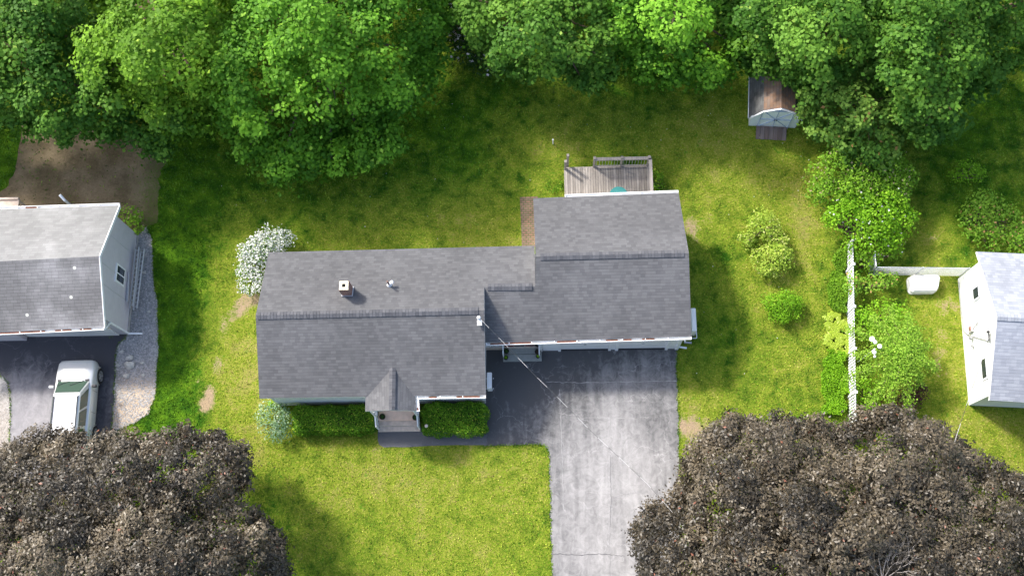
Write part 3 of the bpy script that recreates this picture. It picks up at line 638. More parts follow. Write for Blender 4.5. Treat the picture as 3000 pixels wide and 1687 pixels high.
# downspout at garage corner
mb = MB(); c = Vector((gpx(1985)+.02, yw-.02, 0)); mb.bar((c.x,c.y,.15),(c.x,c.y,2.3),.08,.06,up=Vector((0,1,0))); mb.bar((c.x,c.y,.14),(c.x+.38,c.y-.05,.08),.08,.06); mb.bar((c.x,c.y,2.3),(c.x-.0,c.y-.3,2.62),.08,.06,up=Vector((1,0,0))); mb.obj('downspout', 'white', home)
mb = MB(); mb.bar((c.x+.28,c.y+.22,.06),(c.x+.62,c.y+.2,.04),.09,.05); tag(mb.obj('splash_block', 'metalgrey'), 'short grey drain end on the grass by the garage corner', 'drain')
# chimney
ct = U(1007,836,4.72); cw = .42
ch = MB(); base_z = 3.3; cxy = (ct.x, ct.y)
ch.box((cxy[0],cxy[1],(base_z+4.65)/2),(cw,cw,4.65-base_z)); chim = ch.obj('chimney', 'brick', roof)
cp = MB(); s_, hgt = .26, .07
for (dx, dy, wx, wy) in ((-.135,0,.12,.39),(.135,0,.12,.39),(0,-.135,.15,.12),(0,.135,.15,.12)): cp.box((cxy[0]+dx,cxy[1]+dy,4.685),(wx,wy,hgt))
cp.obj('chimney_cap', 'cream', chim); fl = MB(); fl.box((cxy[0],cxy[1],4.66),(.15,.15,.03)); fl.obj('flue', 'black', chim)
slope = .44; zc = nP[1]; zf = lambda x, y: (nP[1]-nP[0].x*x-nP[0].y*y)/nP[0].z
fs = MB(); h_ = cw/2+.03
pts = [(cxy[0]-h_,cxy[1]-h_),(cxy[0]+h_,cxy[1]-h_),(cxy[0]+h_,cxy[1]+h_),(cxy[0]-h_,cxy[1]+h_)]
fs.hexa([(x,y,zf(x,y)-.05) for x,y in pts],[(x,y,zf(x,y)+.10) for x,y in pts]); fs.obj('flashing', 'alu', chim)
# vent pipe with bracket
v0 = UP(1141,836,nP); mb = MB(); mb.tube([v0-UPV*.1, v0+UPV*.62], .045, 10); vp = mb.obj('vent_pipe', mat('copper_brown_pipe',(.16,.10,.08),.5), roof, smooth=True)
mb = MB(); mb.lathe([(.13,0),(.10,.05),(.06,.16)], v0-UPV*.02, 12); mb.bar(v0+Vector((.03,0,.25)), v0+Vector((.2,.08,.33)), .12,.10); mb.obj('pipe_boot', 'white', vp)
# service mast and small roof specks
ms = U(1403,931,4.5); mb = MB(); mb.tube([(ms.x,ms.y,3.9),(ms.x,ms.y,4.5)], .03, 8); mb.lathe([(.07,-.05),(.09,.03),(.05,.12)], ms, 12); mb.box((ms.x,ms.y-.12,4.1),(.2,.22,.05)); mb.obj('service_mast', 'white', roof)
# ---- porch
sP = plane(SW, SE, RE); pRb = UP(1150,1077,sP); zpr = pRb.z; pRf = U(1148,1201,zpr); pLf, pRt = U(1070,1204,2.66), U(1220,1203,2.66); pLb, pRb2 = U(1071,1158,2.70), U(1217,1158,2.70)
pr = MB(); lift = UPV*.012; pr.slab([pRb+lift, pLb+lift, pLf, pRf], .10); pr.slab([pRf, pRt, pRb2+lift, pRb+lift], .10); proof = pr.obj('porch_roof', ['roof','white'], home)
mb = MB(); a_, b_ = pRf+UPV*.02, pRb+UPV*.03; n = 12
for i in range(n):
    p, q = a_.lerp(b_, i/n), a_.lerp(b_, (i+.92)/n)
    for sg in (-1,1): o1 = Vector((sg*.14,0,-.055)); pts = [p,q,q+o1,p+o1] if sg<0 else [p,p+o1,q+o1,q]; mb.hexa(pts, [Vector(v)+UPV*.02 for v in pts])
mb.obj('ridge_cap', 'capr', proof)
gutter(pRt+Vector((0,-.02,0)), pRb2, home, Vector((1,0,0)), litter=.4, w=.11)
mb = MB(); ga = [Vector((pLf.x+.15,pLf.y+.1,2.5)), Vector((pRt.x-.1,pLf.y+.1,2.5)), Vector((pRf.x,pLf.y+.1,zpr-.14))]; mb.face(ga); mb.obj('porch_gable', 'siding', home)
fl_, fr_ = U(1108,1231,.54), U(1226,1231,.54); yb = YF
st = MB(); st.box(((fl_.x+fr_.x)/2,(fl_.y+yb)/2,.27),(fr_.x-fl_.x, yb-fl_.y,.54)); pf = st.obj('porch_floor', 'pinkwood', home)
ys = [fl_.y, U(1110,1247,.36).y, U(1110,1263,.18).y]
for i, z in ((1,.36),(2,.18)):
    m_ = MB(); m_.box(((fl_.x+fr_.x)/2, (ys[i-1]+ys[i])/2-.004*i, z/2), (fr_.x-fl_.x+.04*i, ys[i-1]-ys[i], z)); m_.obj('step', 'greytread', home)
def scroll_rail(a, b, h, parent, name='railing', rh=.05, post=.06, panels=4):
    """white scrollwork railing from a to b (feet), top rail at height h above them"""
    a, b = Vector(a), Vector(b); mb = MB(); d = b-a
    mb.bar(a+UPV*h, b+UPV*h, rh, rh); mb.bar(a+UPV*.1, b+UPV*.1, .03, .03)
    for p in (a, b): mb.bar(p, p+UPV*(h+.04), post, post, up=Vector((1,0,0)))
    for i in range(panels):
        p, q = a+d*(i/panels), a+d*((i+1)/panels); mb.bar(p+UPV*.1, q+UPV*h, .022, .022); mb.bar(q+UPV*.1, p+UPV*h, .022, .022)
        if i: mb.bar(p+UPV*.1, p+UPV*h, .022, .022, up=Vector((1,0,0)))
    return mb.obj(name, 'white', parent)
for sx, xx in ((0, fl_.x-.02),(1, fr_.x+.03)):
    scroll_rail((xx, fl_.y+.05, .54), (xx, ys[2]+.1, .18), .85, home, panels=3)
    mb = MB(); mb.bar((xx,fl_.y+.9,.54),(xx,fl_.y+.9,2.62),.05,.05,up=Vector((1,0,0))); mb.bar((xx,fl_.y+.05,.54),(xx,fl_.y+.05,2.62),.05,.05,up=Vector((1,0,0)))
    for i in range(6): z0 = .6+i*.33; mb.bar((xx,fl_.y+.05,z0),(xx,fl_.y+.9,z0+.33),.02,.02); mb.bar((xx,fl_.y+.9,z0),(xx,fl_.y+.05,z0+.33),.02,.02)
    mb.obj('porch_post', 'white', home)
# ---- side landing below breezeway
yl0 = WS+.9; lx0, lx1 = U(1421,1015,0).x+.02, gpx(1582); yup = U(1500,1017,.5).y
mb = MB(); mb.box(((lx0+lx1)/2,(yl0+yup)/2,.24),(lx1-lx0,yl0-yup,.48)); mb.obj('side_porch', 'greytread', home)
lA, lB = U(1474,1056,.28), U(1587,1054,.28)
mb = MB(); mb.box(((lA.x+lB.x)/2,(yup+lA.y)/2-.003,.14),(lB.x-lA.x,yup-lA.y,.28)); mb.obj('landing_step', 'composite', home)
mb = MB(); mb.box(((lA.x+lB.x)/2,(yup+lA.y)/2-.003,.285),(lB.x-lA.x-.08,.012,.012)); mb.obj('tread_seam', 'dark', home)
scroll_rail((lx0+.03,yup+.03,.48),(lA.x,yup+.03,.48),.85,home,panels=3)
for xx in (lA.x+.03, lB.x-.1): 
    mb = MB(); mb.bar((xx,yup+.0,1.25),(xx,lA.y+.15,1.0),.05,.05); mb.bar((xx,lA.y+.15,.28),(xx,lA.y+.15,1.0),.05,.05,up=Vector((1,0,0))); mb.bar((xx,yup,.28),(xx,yup,1.25),.05,.05,up=Vector((1,0,0))); mb.obj('handrail', 'white', home)
mb = MB(); xs = lA.x+.08
for i, (w_, rv) in enumerate(((.42,.0),(.5,1.0),(.42,.1),(.5,.95))): mb.box((xs+w_/2, yup+.24, .492), (w_-.03,.4,.02), r=rv); xs += w_
tag(mb.obj('door_mats', 'mats'), 'row of red and charcoal door mats on side porch under the gutter', 'mat')
# ---- deck
DZ = .6; dNW, dNE = U(1655,492,DZ), U(1900,483,DZ); yS_ = inset(gNW,0,-.3).y+.02; dk = empty('deck', (dNW.x, dNW.y, 0), 'weathered grey wooden deck with railing behind the garage', 'deck')
mb = MB(); n = 33; wd = (dNE.x-dNW.x)/n
for i in range(n): mb.box((dNW.x+wd*(i+.5), (dNW.y+yS_)/2, DZ-.02), (wd-.014, dNW.y-yS_, .04))
mb.obj('floor_boards', 'planks', dk)
mb = MB(); mb.box(((dNW.x+dNE.x)/2,(dNW.y+yS_)/2,DZ-.16),(dNE.x-dNW.x-.05,dNW.y-yS_-.05,.22)); mb.obj('joists', 'dark', dk)
mb = MB(); mb.bar((dNW.x,dNW.y+.02,DZ-.12),(dNE.x,dNW.y+.02,DZ-.12),.04,.2); mb.bar((dNW.x-.02,yS_,DZ-.12),(dNW.x-.02,dNW.y,DZ-.12),.04,.2); mb.bar((dNE.x+.02,yS_,DZ-.12),(dNE.x+.02,dNW.y,DZ-.12),.04,.2); mb.obj('rim_joist', 'planks', dk)
xm = U(1740,487,DZ).x; yn = dNW.y
for (x, y, h) in ((xm,yn,1.0),((xm+dNE.x)/2-.02,yn,1.0),(dNE.x-.05,yn,1.0),(dNW.x+.02,yn-.12,.95),(dNW.x+.13,yn+.12,1.1),(dNE.x,yS_+.2,1.0)):
    mb = MB(); mb.box((x,y+.06,(DZ+h)/2),(.10,.10,DZ+h)); mb.box((x,y+.06,DZ+h+.01),(.12,.12,.04)); mb.obj('post', 'planks', dk)
mb = MB(); mb.box(((xm+dNE.x)/2,yn+.03,DZ+.93),(dNE.x-xm+.1,.15,.04)); mb.box(((xm+dNE.x)/2,yn-.0,DZ+.16),(dNE.x-xm,.04,.07)); mb.box(((xm+dNE.x)/2,yn-.0,DZ+.86),(dNE.x-xm,.035,.09)); mb.obj('rail', 'planks', dk)
mb = MB(); mb.box((dNE.x,(yn+yS_)/2,DZ+.93),(.15,yn-yS_,.04)); mb.box((dNE.x-.02,(yn+yS_)/2,DZ+.16),(.04,yn-yS_,.07)); mb.obj('rail', 'planks', dk)
mb = MB()
for i in range(18): x = xm+.1+(dNE.x-xm-.2)*i/17; mb.box((x,yn+.025,DZ+.5),(.018,.02,.72))
for i in range(10): y = yS_+.15+(yn-yS_-.3)*i/9; mb.box((dNE.x+.02,y,DZ+.5),(.02,.03,.72))
mb.obj('balusters', 'metalgrey', dk)
tc_ = U(1812.5,572,DZ+.72); tb = empty('round_table', (tc_.x,tc_.y,DZ), 'round teal patio table on the deck half under the roof edge', 'table')
mb = MB(); mb.lathe([(.40,.68),(.43,.70),(.42,.72),(.05,.725)], (tc_.x,tc_.y,DZ), 36); mb.obj('tabletop', 'teal', tb, smooth=False)
for i in range(4): a = i*math.pi/2+.5; mb = MB(); mb.tube([(tc_.x+.3*math.cos(a),tc_.y+.3*math.sin(a),DZ),(tc_.x+.2*math.cos(a),tc_.y+.2*math.sin(a),DZ+.68)], .02, 6); mb.obj('leg', 'teal', tb)
# ---- outdoor units on the walls
def unit(px0, px1, z0, h, label, frame=False):
    a, b = U(*px0, z0+h), U(*px1, z0+h); c = (a+b)/2; u_ = empty('outdoor_unit', (c.x,c.y,z0), label, 'heat pump', 'white outdoor heat pump units')
    mb = MB(); mb.box((c.x,c.y,z0+h/2),(abs(b.x-a.x),abs(b.y-a.y),h)); mb.obj('casing', 'gutter', u_, bevel=.04)
    mb = MB(); x = c.x+abs(b.x-a.x)/2
    for i in range(9): mb.box((x+.004, c.y, z0+.1+i*(h-.2)/8), (.012, abs(b.y-a.y)*.8, .012))
    mb.obj('grille', 'dark', u_)
    w_ = abs(b.x-a.x)
    for s_ in (-1,1): mb = MB(); y = c.y+s_*abs(b.y-a.y)*.32; mb.bar((c.x-w_/2-.15,y,z0-.03),(c.x+w_/2+.05,y,z0-.03),.04,.04); mb.obj('bracket', 'alu', u_)
    if frame:
        mb = MB(); ey = abs(b.y-a.y)/2+.14; mb.bar((c.x+w_/2+.08,c.y-ey,z0-.03),(c.x+w_/2+.08,c.y+ey*.5,z0-.03),.03,.03); mb.bar((c.x-w_/2,c.y-ey,z0-.03),(c.x+w_/2+.08,c.y-ey,z0-.03),.03,.03)
        mb.obj('guard_rail', 'alu', u_)
    return u_
unit((1426,1090),(1441,1137),.5,.75,'white outdoor unit on the wall facing the driveway at the main wing')
unit((2024,902),(2042,970),.8,.75,'white outdoor unit on a bracket at the right side of the garage',True)
mb = MB(); cc = U(2035,975,.4); mb.box((cc.x-.05,cc.y,.25),(.22,.16,.5)); tag(mb.obj('utility_box','metalgrey'),'small grey utility box under the unit by the garage side','box')
# ---- pots and small plants
def pot(px, z, r, label, green=True):
    c = U(px[0],px[1],z+.25); p_ = empty('plant_pot', (c.x,c.y,z), label, 'plant pot', 'round plant pots on the porches')
    mb = MB(); mb.lathe([(r*.7,0),(r,.2),(r*1.08,.26),(r*.95,.26),(r*.9,.22)], (c.x,c.y,z), 16); mb.obj('pot', 'pot', p_)
    mb = MB(); mb.lathe([(r*.9,.2),(r*.88,.225)], (c.x,c.y,z), 14); mb.obj('soil', 'soil', p_)
    if green:
        n = 70; D = hemi(n,.0); P_ = np.array([c.x,c.y,z+.24])+D*np.array([r*.8,r*.8,.16])*rng.uniform(.3,1,(n,1)); leaves('foliage', P_, D+np.array([0,0,.6]), .05*rng.uniform(.7,1.4,n), 'darkgreen' if r>.11 else 'lime', p_)
pot((1120,1220),.54,.13,'dark round pot with plant at left side of the front porch')
pot((1217,1222),.54,.13,'dark round pot with plant at right side of the front porch')
for (px, py, z, r, l, g_) in ((1483,1028,.28,.12,'pot with green plant at upper left of the side landing',1),(1482,1047,.28,.10,'pot with dark green plant at lower left of the side landing',1),(1575,1030,.28,.12,'nearly bare soil pot at right side of the side landing',0),(1576,1043,.28,.09,'small pot with pale plant at lower right of the side landing',1),(1574,1008,.48,.11,'dark pot beside the door mats under the gutter',0)): pot((px,py),z,r,l,g_)
# globe lamp rising from the right hedge, small white marker on back lawn
lp = U(1249,1247,1.22); lr = empty('garden_lamp', (lp.x,lp.y,0), 'small pale globe on a post poking out of the right front hedge', 'lamp'); mb = MB(); mb.tube([(lp.x,lp.y,0),(lp.x,lp.y,1.15)], .02, 8); mb.obj('post', 'white', lr)
mb = MB(); mb.lathe([(.02,-.08),(.06,-.055),(.08,0),(.06,.055),(.02,.08)], lp, 16); mb.obj('globe', mat('pale_globe',(.62,.52,.47),.4), lr, smooth=True)
mp_ = U(1620,422,0); mr_ = empty('lawn_marker', (mp_.x,mp_.y,0), 'thin white marker pipe standing alone on the back lawn', 'marker pipe'); mb = MB(); mb.tube([mp_, mp_+UPV*.5], .03, 8); mb.obj('pipe', 'gutter', mr_); mb = MB(); mb.lathe([(.037,.48),(.037,.53),(.01,.54)], mp_, 10); mb.obj('cap', 'gutter', mr_)
# ---- left neighbour
wz, wr = 3.05, 4.45
wh = empty('neighbour_house', U(150,850,0), 'neighbouring house at left with pale grey worn shingle roof and grey gable wall', 'house')
A1, A2, A3 = U(349,602,wz), U(290,751,wr), U(305,958,wz); B1, B2, B3 = U(-250,621,wz), U(-250,778,wr), U(-250,984,wz)
r = MB(); r.slab([B1,B2,A2,A1], .14, 0, 2); r.slab([B2,B3,A3,A2], .14, 1, 2); r.obj('roof', ['roof_w_n','roof_w_s','white'], wh)
wb1, wb2 = U(405,690,0), U(377,979,0)
cs = [Vector((B1.x+.2, wb1.y,0)), wb1, wb2, Vector((B1.x+.2, wb2.y,0))]
body(cs, (wz,wr), .16).obj('wall', 'siding_w', wh)
ow = (wb2-wb1).normalized(); oo = UPV.cross(ow); 
if oo.x < 0: oo = -oo
for tt in (.22,.52,.70):
    p = wb1.lerp(wb2, tt); mb = MB(); hh = wz-.3+(wr-wz)*(1-abs(tt-.5)*2); mb.box(p+oo*.012+UPV*hh/2, (.05,.02,hh), (ow,oo,UPV)); mb.obj('seam_batten', mat('pale_grey_trim',(.52,.51,.53),.6), wh)
mb = MB(); mb.box(wb1.lerp(wb2,.5)+oo*.02+UPV*.1, ((wb2-wb1).length,.03,.2), (ow,oo,UPV)); mb.obj('foundation', mat('stained_concrete',(.36,.36,.35),.9,noise=.3,nscale=4), wh)
# window in the gable: photo corners of the white frame
wc = U(341,806,1.55); tt = (wc-wb1).dot(ow); zc_ = 1.75
pc = wb1+ow*((U(341,806,zc_)-wb1).dot(ow)); 
mb = MB(); mb.box(pc+oo*.02+UPV*zc_, (.86,.05,1.05), (ow,oo,UPV)); fr = mb.obj('window', 'white', wh)
for s_ in (-1,1): mb = MB(); mb.box(pc+oo*.05+UPV*zc_+ow*s_*.185, (.30,.02,.80), (ow,oo,UPV)); mb.obj('pane', 'glass', fr)
mb = MB(); mb.bar(A1+Vector((.02,0,-.07)), A2+Vector((.02,0,-.07)), .04,.16); mb.bar(A2+Vector((.02,0,-.07)), A3+Vector((.02,0,-.07)), .04,.16); mb.obj('rake_trim', 'white', wh)
gutter(B3, A3, wh, OS, litter=.5); gutter(B1, A1, wh, ON, litter=.2)
mb = MB(); e0 = A3+Vector((0,-.06,-.1)); e1 = wb2+oo*.06+UPV*2.3+Vector((-.05,-.02,0)); e2 = wb2+oo*.06+UPV*.15; mb.bar(e0,e1,.07,.07); mb.bar(e1,e2,.07,.07,up=Vector((1,0,0))); mb.bar(e2,e2+Vector((.62,-.0,-.05)),.08,.07); mb.obj('downspout', 'white', wh)
# garage door and panel on its front
for (xa, xb, m_, h0) in ((-200,-30,'panel',2.2),(85,350,'panel',2.2)):
    a, b = U(xa,984,0), U(xb,980,0); mb = MB(); mb.box(((a.x+b.x)/2, wb2.y-.03, h0/2), (b.x-a.x,.05,h0)); mb.obj('garage_door', m_, wh)
mb = MB(); a, b = U(0,993,0), U(80,990,0); mb.box(((a.x+b.x)/2, wb2.y-.12, 1.25),(b.x-a.x,.22,2.5)); mb.obj('front_panel', 'siding_w', wh)
mb = MB(); q = U(196,600,2.6); mb.tube([(q.x-.15,q.y+.3,3.1),(q.x+.0,q.y+.12,2.9),(q.x+.05,q.y+.05,0)],.06,8); mb.obj('vent_pipe', 'white', wh)
mb = MB(); q0, q1 = U(-100,608,1.2), U(52,604,1.2); mb.box(((q0.x+q1.x)/2,q0.y-.1,1.1),(q1.x-q0.x,1.1,.12)); mb.box(((q0.x+q1.x)/2,q0.y+.4,1.2),(q1.x-q0.x,.1,.1)); mb.box((q1.x-.1,q0.y+.35,.55),(.1,.1,1.1)); mb.obj('back_landing', 'greytread', wh)
# ladders hung on the gable wall
def ladder(pa, pb, z, width, label, n):
    a, b = U(*pa, z), U(*pb, z); d = (b-a).normalized(); l_ = empty('ladder', (a.x,a.y,z), label, 'ladder', 'aluminium ladders along the left house wall')
    up = (UPV*.75+oo*.66).normalized(); L = (b-a).length
    for s_ in (0,1): mb = MB(); mb.bar(a+up*width*s_, b+up*width*s_, .035, .09); mb.obj('side_rail', 'alu', l_)
    for i in range(n): p = a+d*(L*(i+.5)/n); mb = MB(); mb.tube([p, p+up*width], .02, 6); mb.obj('rung', 'alu', l_)
ladder((413,736),(391,908),.25,.42,'long aluminium ladder, outer one beside the grey gable wall',13)
ladder((398,730),(380,902),.45,.40,'long aluminium ladder standing between wall and outer ladder',13)
ladder((374,798),(371,884),.75,.15,'short folded ladder hanging closest to the grey gable wall',6)
# ---- right neighbour
ez, er = 2.9, 4.45
eh = empty('neighbour_house', U(2950,1000,0), 'white house at right edge with pale blue grey shingle roof', 'house')
E1, E2, E3 = U(2861,737,ez), U(2921.5,928,er), U(2899,1172,ez); F1, F2, F3 = U(3300,757,ez), U(3300,948,er), U(3300,1197,ez)
r = MB(); r.slab([E1,E2,F2,F1], .14); r.slab([E2,E3,F3,F2], .14); er_ = r.obj('roof', ['roof_e','white'], eh)
M['cape'] = rndmat('pale_ridge_caps', (.26,.28,.315), (.33,.35,.385), noise=.1)
a, b = E2, F2; d = (b-a).normalized(); s_ = UPV.cross(d); mb = MB(); L = (b-a).length; n = int(L/.14)
for i in range(n):
    p, q = a+d*(L*i/n)+UPV*.005, a+d*(L*(i+1)/n-.01)+UPV*.005
    for sg in (-1,1):
        o1 = s_*sg*.15-UPV*.062; pts = [p,q,q+o1,p+o1] if sg<0 else [p,p+o1,q+o1,q]; mb.hexa(pts, [Vector(v)+UPV*.03 for v in pts])
mb.obj('ridge_cap', 'cape', er_)
eb1, eb2 = U(2806,817,0), U(2838,1187,0); ne = Vector((F1.x-.2,eb1.y-.15,0)); se = U(3300,1208,0)
body([eb1, ne, se, eb2], (ez,er), .15).obj('wall', 'siding_e', eh)
oe = (eb2-eb1).normalized(); on = UPV.cross(oe); on = -on if on.x > 0 else on
def ewall(px, py, z):   # point on the west wall plane seen at that photo pixel
    return UP(px, py, (on, on.dot(eb1)))
for (pp, w_, h_, two) in (((2862,858),.45,.55,True),((2886,1079),.80,.42,False)):
    p = ewall(*pp, 0); mb = MB(); mb.box(p+on*.02, (w_+.16,.05,h_+.16), (oe,on,UPV)); f_ = mb.obj('window', 'white', eh); mb = MB()
    mb.box(p+on*.05, (w_,.02,h_), (oe,on,UPV)); mb.obj('pane', 'glass', f_)
p = ewall(2847,965,0); mb = MB(); mb.box(p+on*.06+UPV*.1,(.28,.12,.36),(oe,on,UPV)); mbx = mb.obj('meter_box', mat('grey_meter_box',(.55,.53,.50),.5), eh); mb = MB(); mb.box(p+on*.13+UPV*.15,(.16,.05,.16),(oe,on,UPV)); mb.obj('meter', mat('brown_dial',(.28,.13,.10),.4), mbx)
p = ewall(2852,990,0); mb = MB(); mb.lathe([(.05,-.06),(.09,0),(.05,.07)], p+on*.12, 12); mb.obj('wall_light', 'metalgrey', eh); mb = MB(); mb.lathe([(.04,-.05),(.07,0),(.03,.05)], p+on*.1+oe*.35, 10); mb.obj('wall_light', 'metalgrey', eh)
pts = [ewall(2812,826,0),ewall(2817,890,0),ewall(2826,970,0),ewall(2840,982,0),ewall(2868,945,0)]
mb = MB(); mb.tube([p+on*.05 for p in pts],.022,6); mb.obj('conduit', 'metalgrey', eh)
mm = ewall(2903,972,0); mb = MB(); mb.tube([ewall(2905,998,0)+on*.1, mm+on*.1],.03,8); mb.lathe([(.05,-.05),(.06,.04),(.02,.08)], mm+on*.12, 10); mb.obj('service_mast', 'dark', eh)
gt = ewall(2830,860,0); mb = MB(); mb.tube([ewall(2905,1000,0)+on*.06, ewall(2852,985,0)+on*.06],.018,6); mb.obj('conduit', 'metalgrey', eh)
# ---- shed
sb1, sb2 = U(2188,368,0), U(2334,376,0); sx = (sb2-sb1); sw = sx.length; sx.normalize(); sy = UPV.cross(sx); ang = math.atan2(sx.y, sx.x)
shed = empty('shed', sb1.lerp(sb2,.5), 'small pale garden shed with rusty gambrel roof under the trees', 'shed', rz=ang)
D_ = 3.0; hw = sw/2; prof = [(-hw,1.25),(-hw*.62,1.95),(0,2.35),(hw*.62,1.95),(hw,1.25)]
mb = MB(); front = [Vector((x,0,z)) for x,z in [(-hw+.08,0),(hw-.08,0),(hw-.05,1.2),(hw*.6,1.88),(0,2.27),(-hw*.6,1.88),(-hw+.05,1.2)]]; back = [v+Vector((0,D_-.1,0)) for v in front]
mb.face(front); mb.face(back[::-1]); n = len(front)
for i in range(n): j = (i+1)%n; mb.face([front[j],front[i],back[i],back[j]])
mb.obj('wall', 'shedwall', shed, local=True)
mb = MB(); mi = [0,1,1,0]
for i in range(4):
    (x0,z0),(x1,z1) = prof[i], prof[i+1]
    if i == 0: x0 -= .1; z0 -= .18
    if i == 3: x1 += .1; z1 -= .18
    mb.slab([(x0,-.1,z0),(x1,-.1,z1),(x1,D_,z1),(x0,D_,z0)], .05, mi[i], 2)
mb.obj('roof', ['shedroof','shedmoss','white'], shed, local=True)
mb = MB()
for i in range(4): (x0,z0),(x1,z1) = prof[i], prof[i+1]; mb.bar((x0,-.12,z0-.04),(x1,-.12,z1-.04),.025,.1,up=Vector((0,1,0)))
mb.bar((-hw-.11,-.1,1.06),(-hw-.11,D_,1.06),.03,.10); mb.obj('trim', 'white', shed, local=True)
dm = MB(); dx = .72; dt = 1.85
dm.box((0,-.02,dt/2+.05),(2*dx,.04,dt-.05)); dr = dm.obj('door', 'shedwall', shed, local=True)
bb = MB(); blue = mat('blue_grey_trim',(.42,.48,.58),.5); F0 = -.055
for (p, q) in (((-dx,0),(-dx,dt)),((dx,0),(dx,dt)),((0,0),(0,dt)),((-dx,dt),(dx,dt))): bb.bar((p[0],F0,p[1]+.04),(q[0],F0,q[1]+.04),.02,.07,up=Vector((0,1,0)))
bb.obj('door_frame', blue, dr, local=True)
b2 = MB()
for (p, q) in (((-dx,.05),(dx,dt-.05)),((dx,.05),(-dx,dt-.05)),((-dx,dt/2),(dx,dt/2))): b2.bar((p[0],F0-.006,p[1]+.04),(q[0],F0-.006,q[1]+.04),.012,.045,up=Vector((0,1,0)))
b2.obj('cross_brace', blue, dr, local=True)
for s_ in (-1,1): b3_ = MB(); b3_.box((s_*.05,F0-.03,dt/2),(.03,.03,.12)); b3_.obj('handle', 'dark', dr, local=True)
ra, rb = U(2214,372,0), U(2303,377,0); rp = empty('shed_ramp', ra.lerp(rb,.5), 'dark brown plank ramp in front of the shed door', 'ramp', rz=ang); mb = MB(); rw = (rb-ra).length; n = 7; rl = .62
for i in range(n): x = -rw/2+rw*(i+.5)/n; y1 = -rl-.02*random.random(); mb.hexa([(x-rw/n/2+.006,y1,0),(x+rw/n/2-.006,y1,0),(x+rw/n/2-.006,-.02,.14),(x-rw/n/2+.006,-.02,.14)],[(x-rw/n/2+.006,y1,.03),(x+rw/n/2-.006,y1,.03),(x+rw/n/2-.006,-.02,.18),(x-rw/n/2+.006,-.02,.18)])
mb.obj('boards', 'ramp', rp, local=True)
mb = MB(); 
for s_ in (-1,1): mb.bar((s_*rw*.4,-rl+.1,.02),(s_*rw*.4,-.03,.12),.05,.04)
mb.obj('runners', 'dark', rp, local=True)
# ================================================================== FENCES
fa, fb = U(2478,725,0), U(2488,1330,0); fd = (fb-fa); FL = fd.length; fd.normalize(); fn = UPV.cross(fd)
fe = empty('picket_fence', fa, 'white vinyl picket fence between the two yards', 'fence'); posts_y = [773,897,1020,1147,1270]; ts = [ (U(2490,y,1.3)-fa).dot(fd) for y in posts_y]; ts = [0.05]+ts
for t in ts:
    p = fa+fd*t; mb = MB(); mb.box(p+UPV*.66,(.09,.09,1.32),(fd,fn,UPV)); po = mb.obj('post','white',fe); mb = MB(); mb.box(p+UPV*1.34,(.12,.12,.02),(fd,fn,UPV)); mb.obj('cap','white',po)
for t0, t1 in zip(ts[:-1], ts[1:]):
    mb = MB(); n = int((t1-t0-.1)/.125)
    for i in range(n): p = fa+fd*(t0+.06+(t1-t0-.12)*(i+.5)/n); mb.box(p+UPV*.68,(.085,.02,1.14),(fd,fn,UPV))
    for z in (.3,1.08): mb.bar(fa+fd*(t0+.05)+UPV*z+fn*.03, fa+fd*(t1-.05)+UPV*z+fn*.03, .035,.07)
    mb.obj('panel','white',fe)
cf = empty('chain_link_fence', U(2545,806,0), 'grey chain link fence running to the white house', 'fence')
c0, c1, c2 = U(2545,806,0), U(2811,809,0), U(2541,770,0)
def chain(a, b, h=1.22):
    d = b-a; L = d.length; d.normalize(); mb = MB(); s_ = .085; k_ = int((L+h)/s_)
    for i in range(k_):
        t = i*s_
        for sg in (0,1):
            x0, x1 = t-h, t; z0, z1 = 0.0, h
            if x0 < 0: z0 = -x0; x0 = 0
            if x1 > L: z1 = h-(x1-L); x1 = L
            if z1 <= z0: continue
            if sg: x0, x1 = L-x0, L-x1
            mb.bar(a+d*x0+UPV*(z0+.03), a+d*x1+UPV*(z1+.03), .007,.007)
    mb.obj('mesh', 'alu', cf); mb = MB(); mb.tube([a+UPV*(h+.04), b+UPV*(h+.04)],.024,8); mb.obj('top_rail','alu',cf)
    for i in range(max(2, round(L/2.4)+1)):
        p = a+d*(L*i/max(1, round(L/2.4))); mb = MB(); mb.tube([p,p+UPV*1.32],.03,8); mb.obj('post','alu',cf)
chain(c0, c1); chain(c2, c0)
# ================================================================== CABLES
M['cable'] = None
k = NT('twisted_cable'); uv = k.n('TexCoord'); sp = k.n('SeparateXYZ'); k.t.links.new(uv.outputs['Object'], sp.inputs[0])
fr_ = k.math('FRACT', k.math('MULTIPLY', sp.outputs[0], 1.25)); M['cable'] = k.col(k.mix(k.math('GREATER_THAN', fr_, .5), (.05,.05,.05), (.50,.50,.50)), .5, .3)
def cable(name, pts, m, label, r_=.013):
    mb = MB(); mb.tube([U(x,y,z) for x,y,z in pts], r_, 5); tag(mb.obj(name, m), label, 'cable')
def zline(px, z0, z1, sag=.4):
    n = len(px); out = []
    for i,(x,y) in enumerate(px): t = i/(n-1); out.append((x,y,z0+(z1-z0)*t-sag*4*t*(1-t)))
    return out
mid = [(1403,930),(1467,995),(1520,1050),(1568,1100),(1624,1154),(1732,1263),(1815,1340),(1895,1415),(1982,1513),(2080,1625),(2180,1740)]
cable('power_cable', zline(mid,4.55,6.6,.5), 'cable', 'pale twisted overhead cable crossing the main driveway', .0065)
cable('power_cable', zline([(2903,972),(2868,1080),(2833,1182),(2797,1293),(2760,1410),(2730,1500)],mm.z,5.5,.25), 'cable', 'overhead cable from the white house wall down to the lower tree', .008)
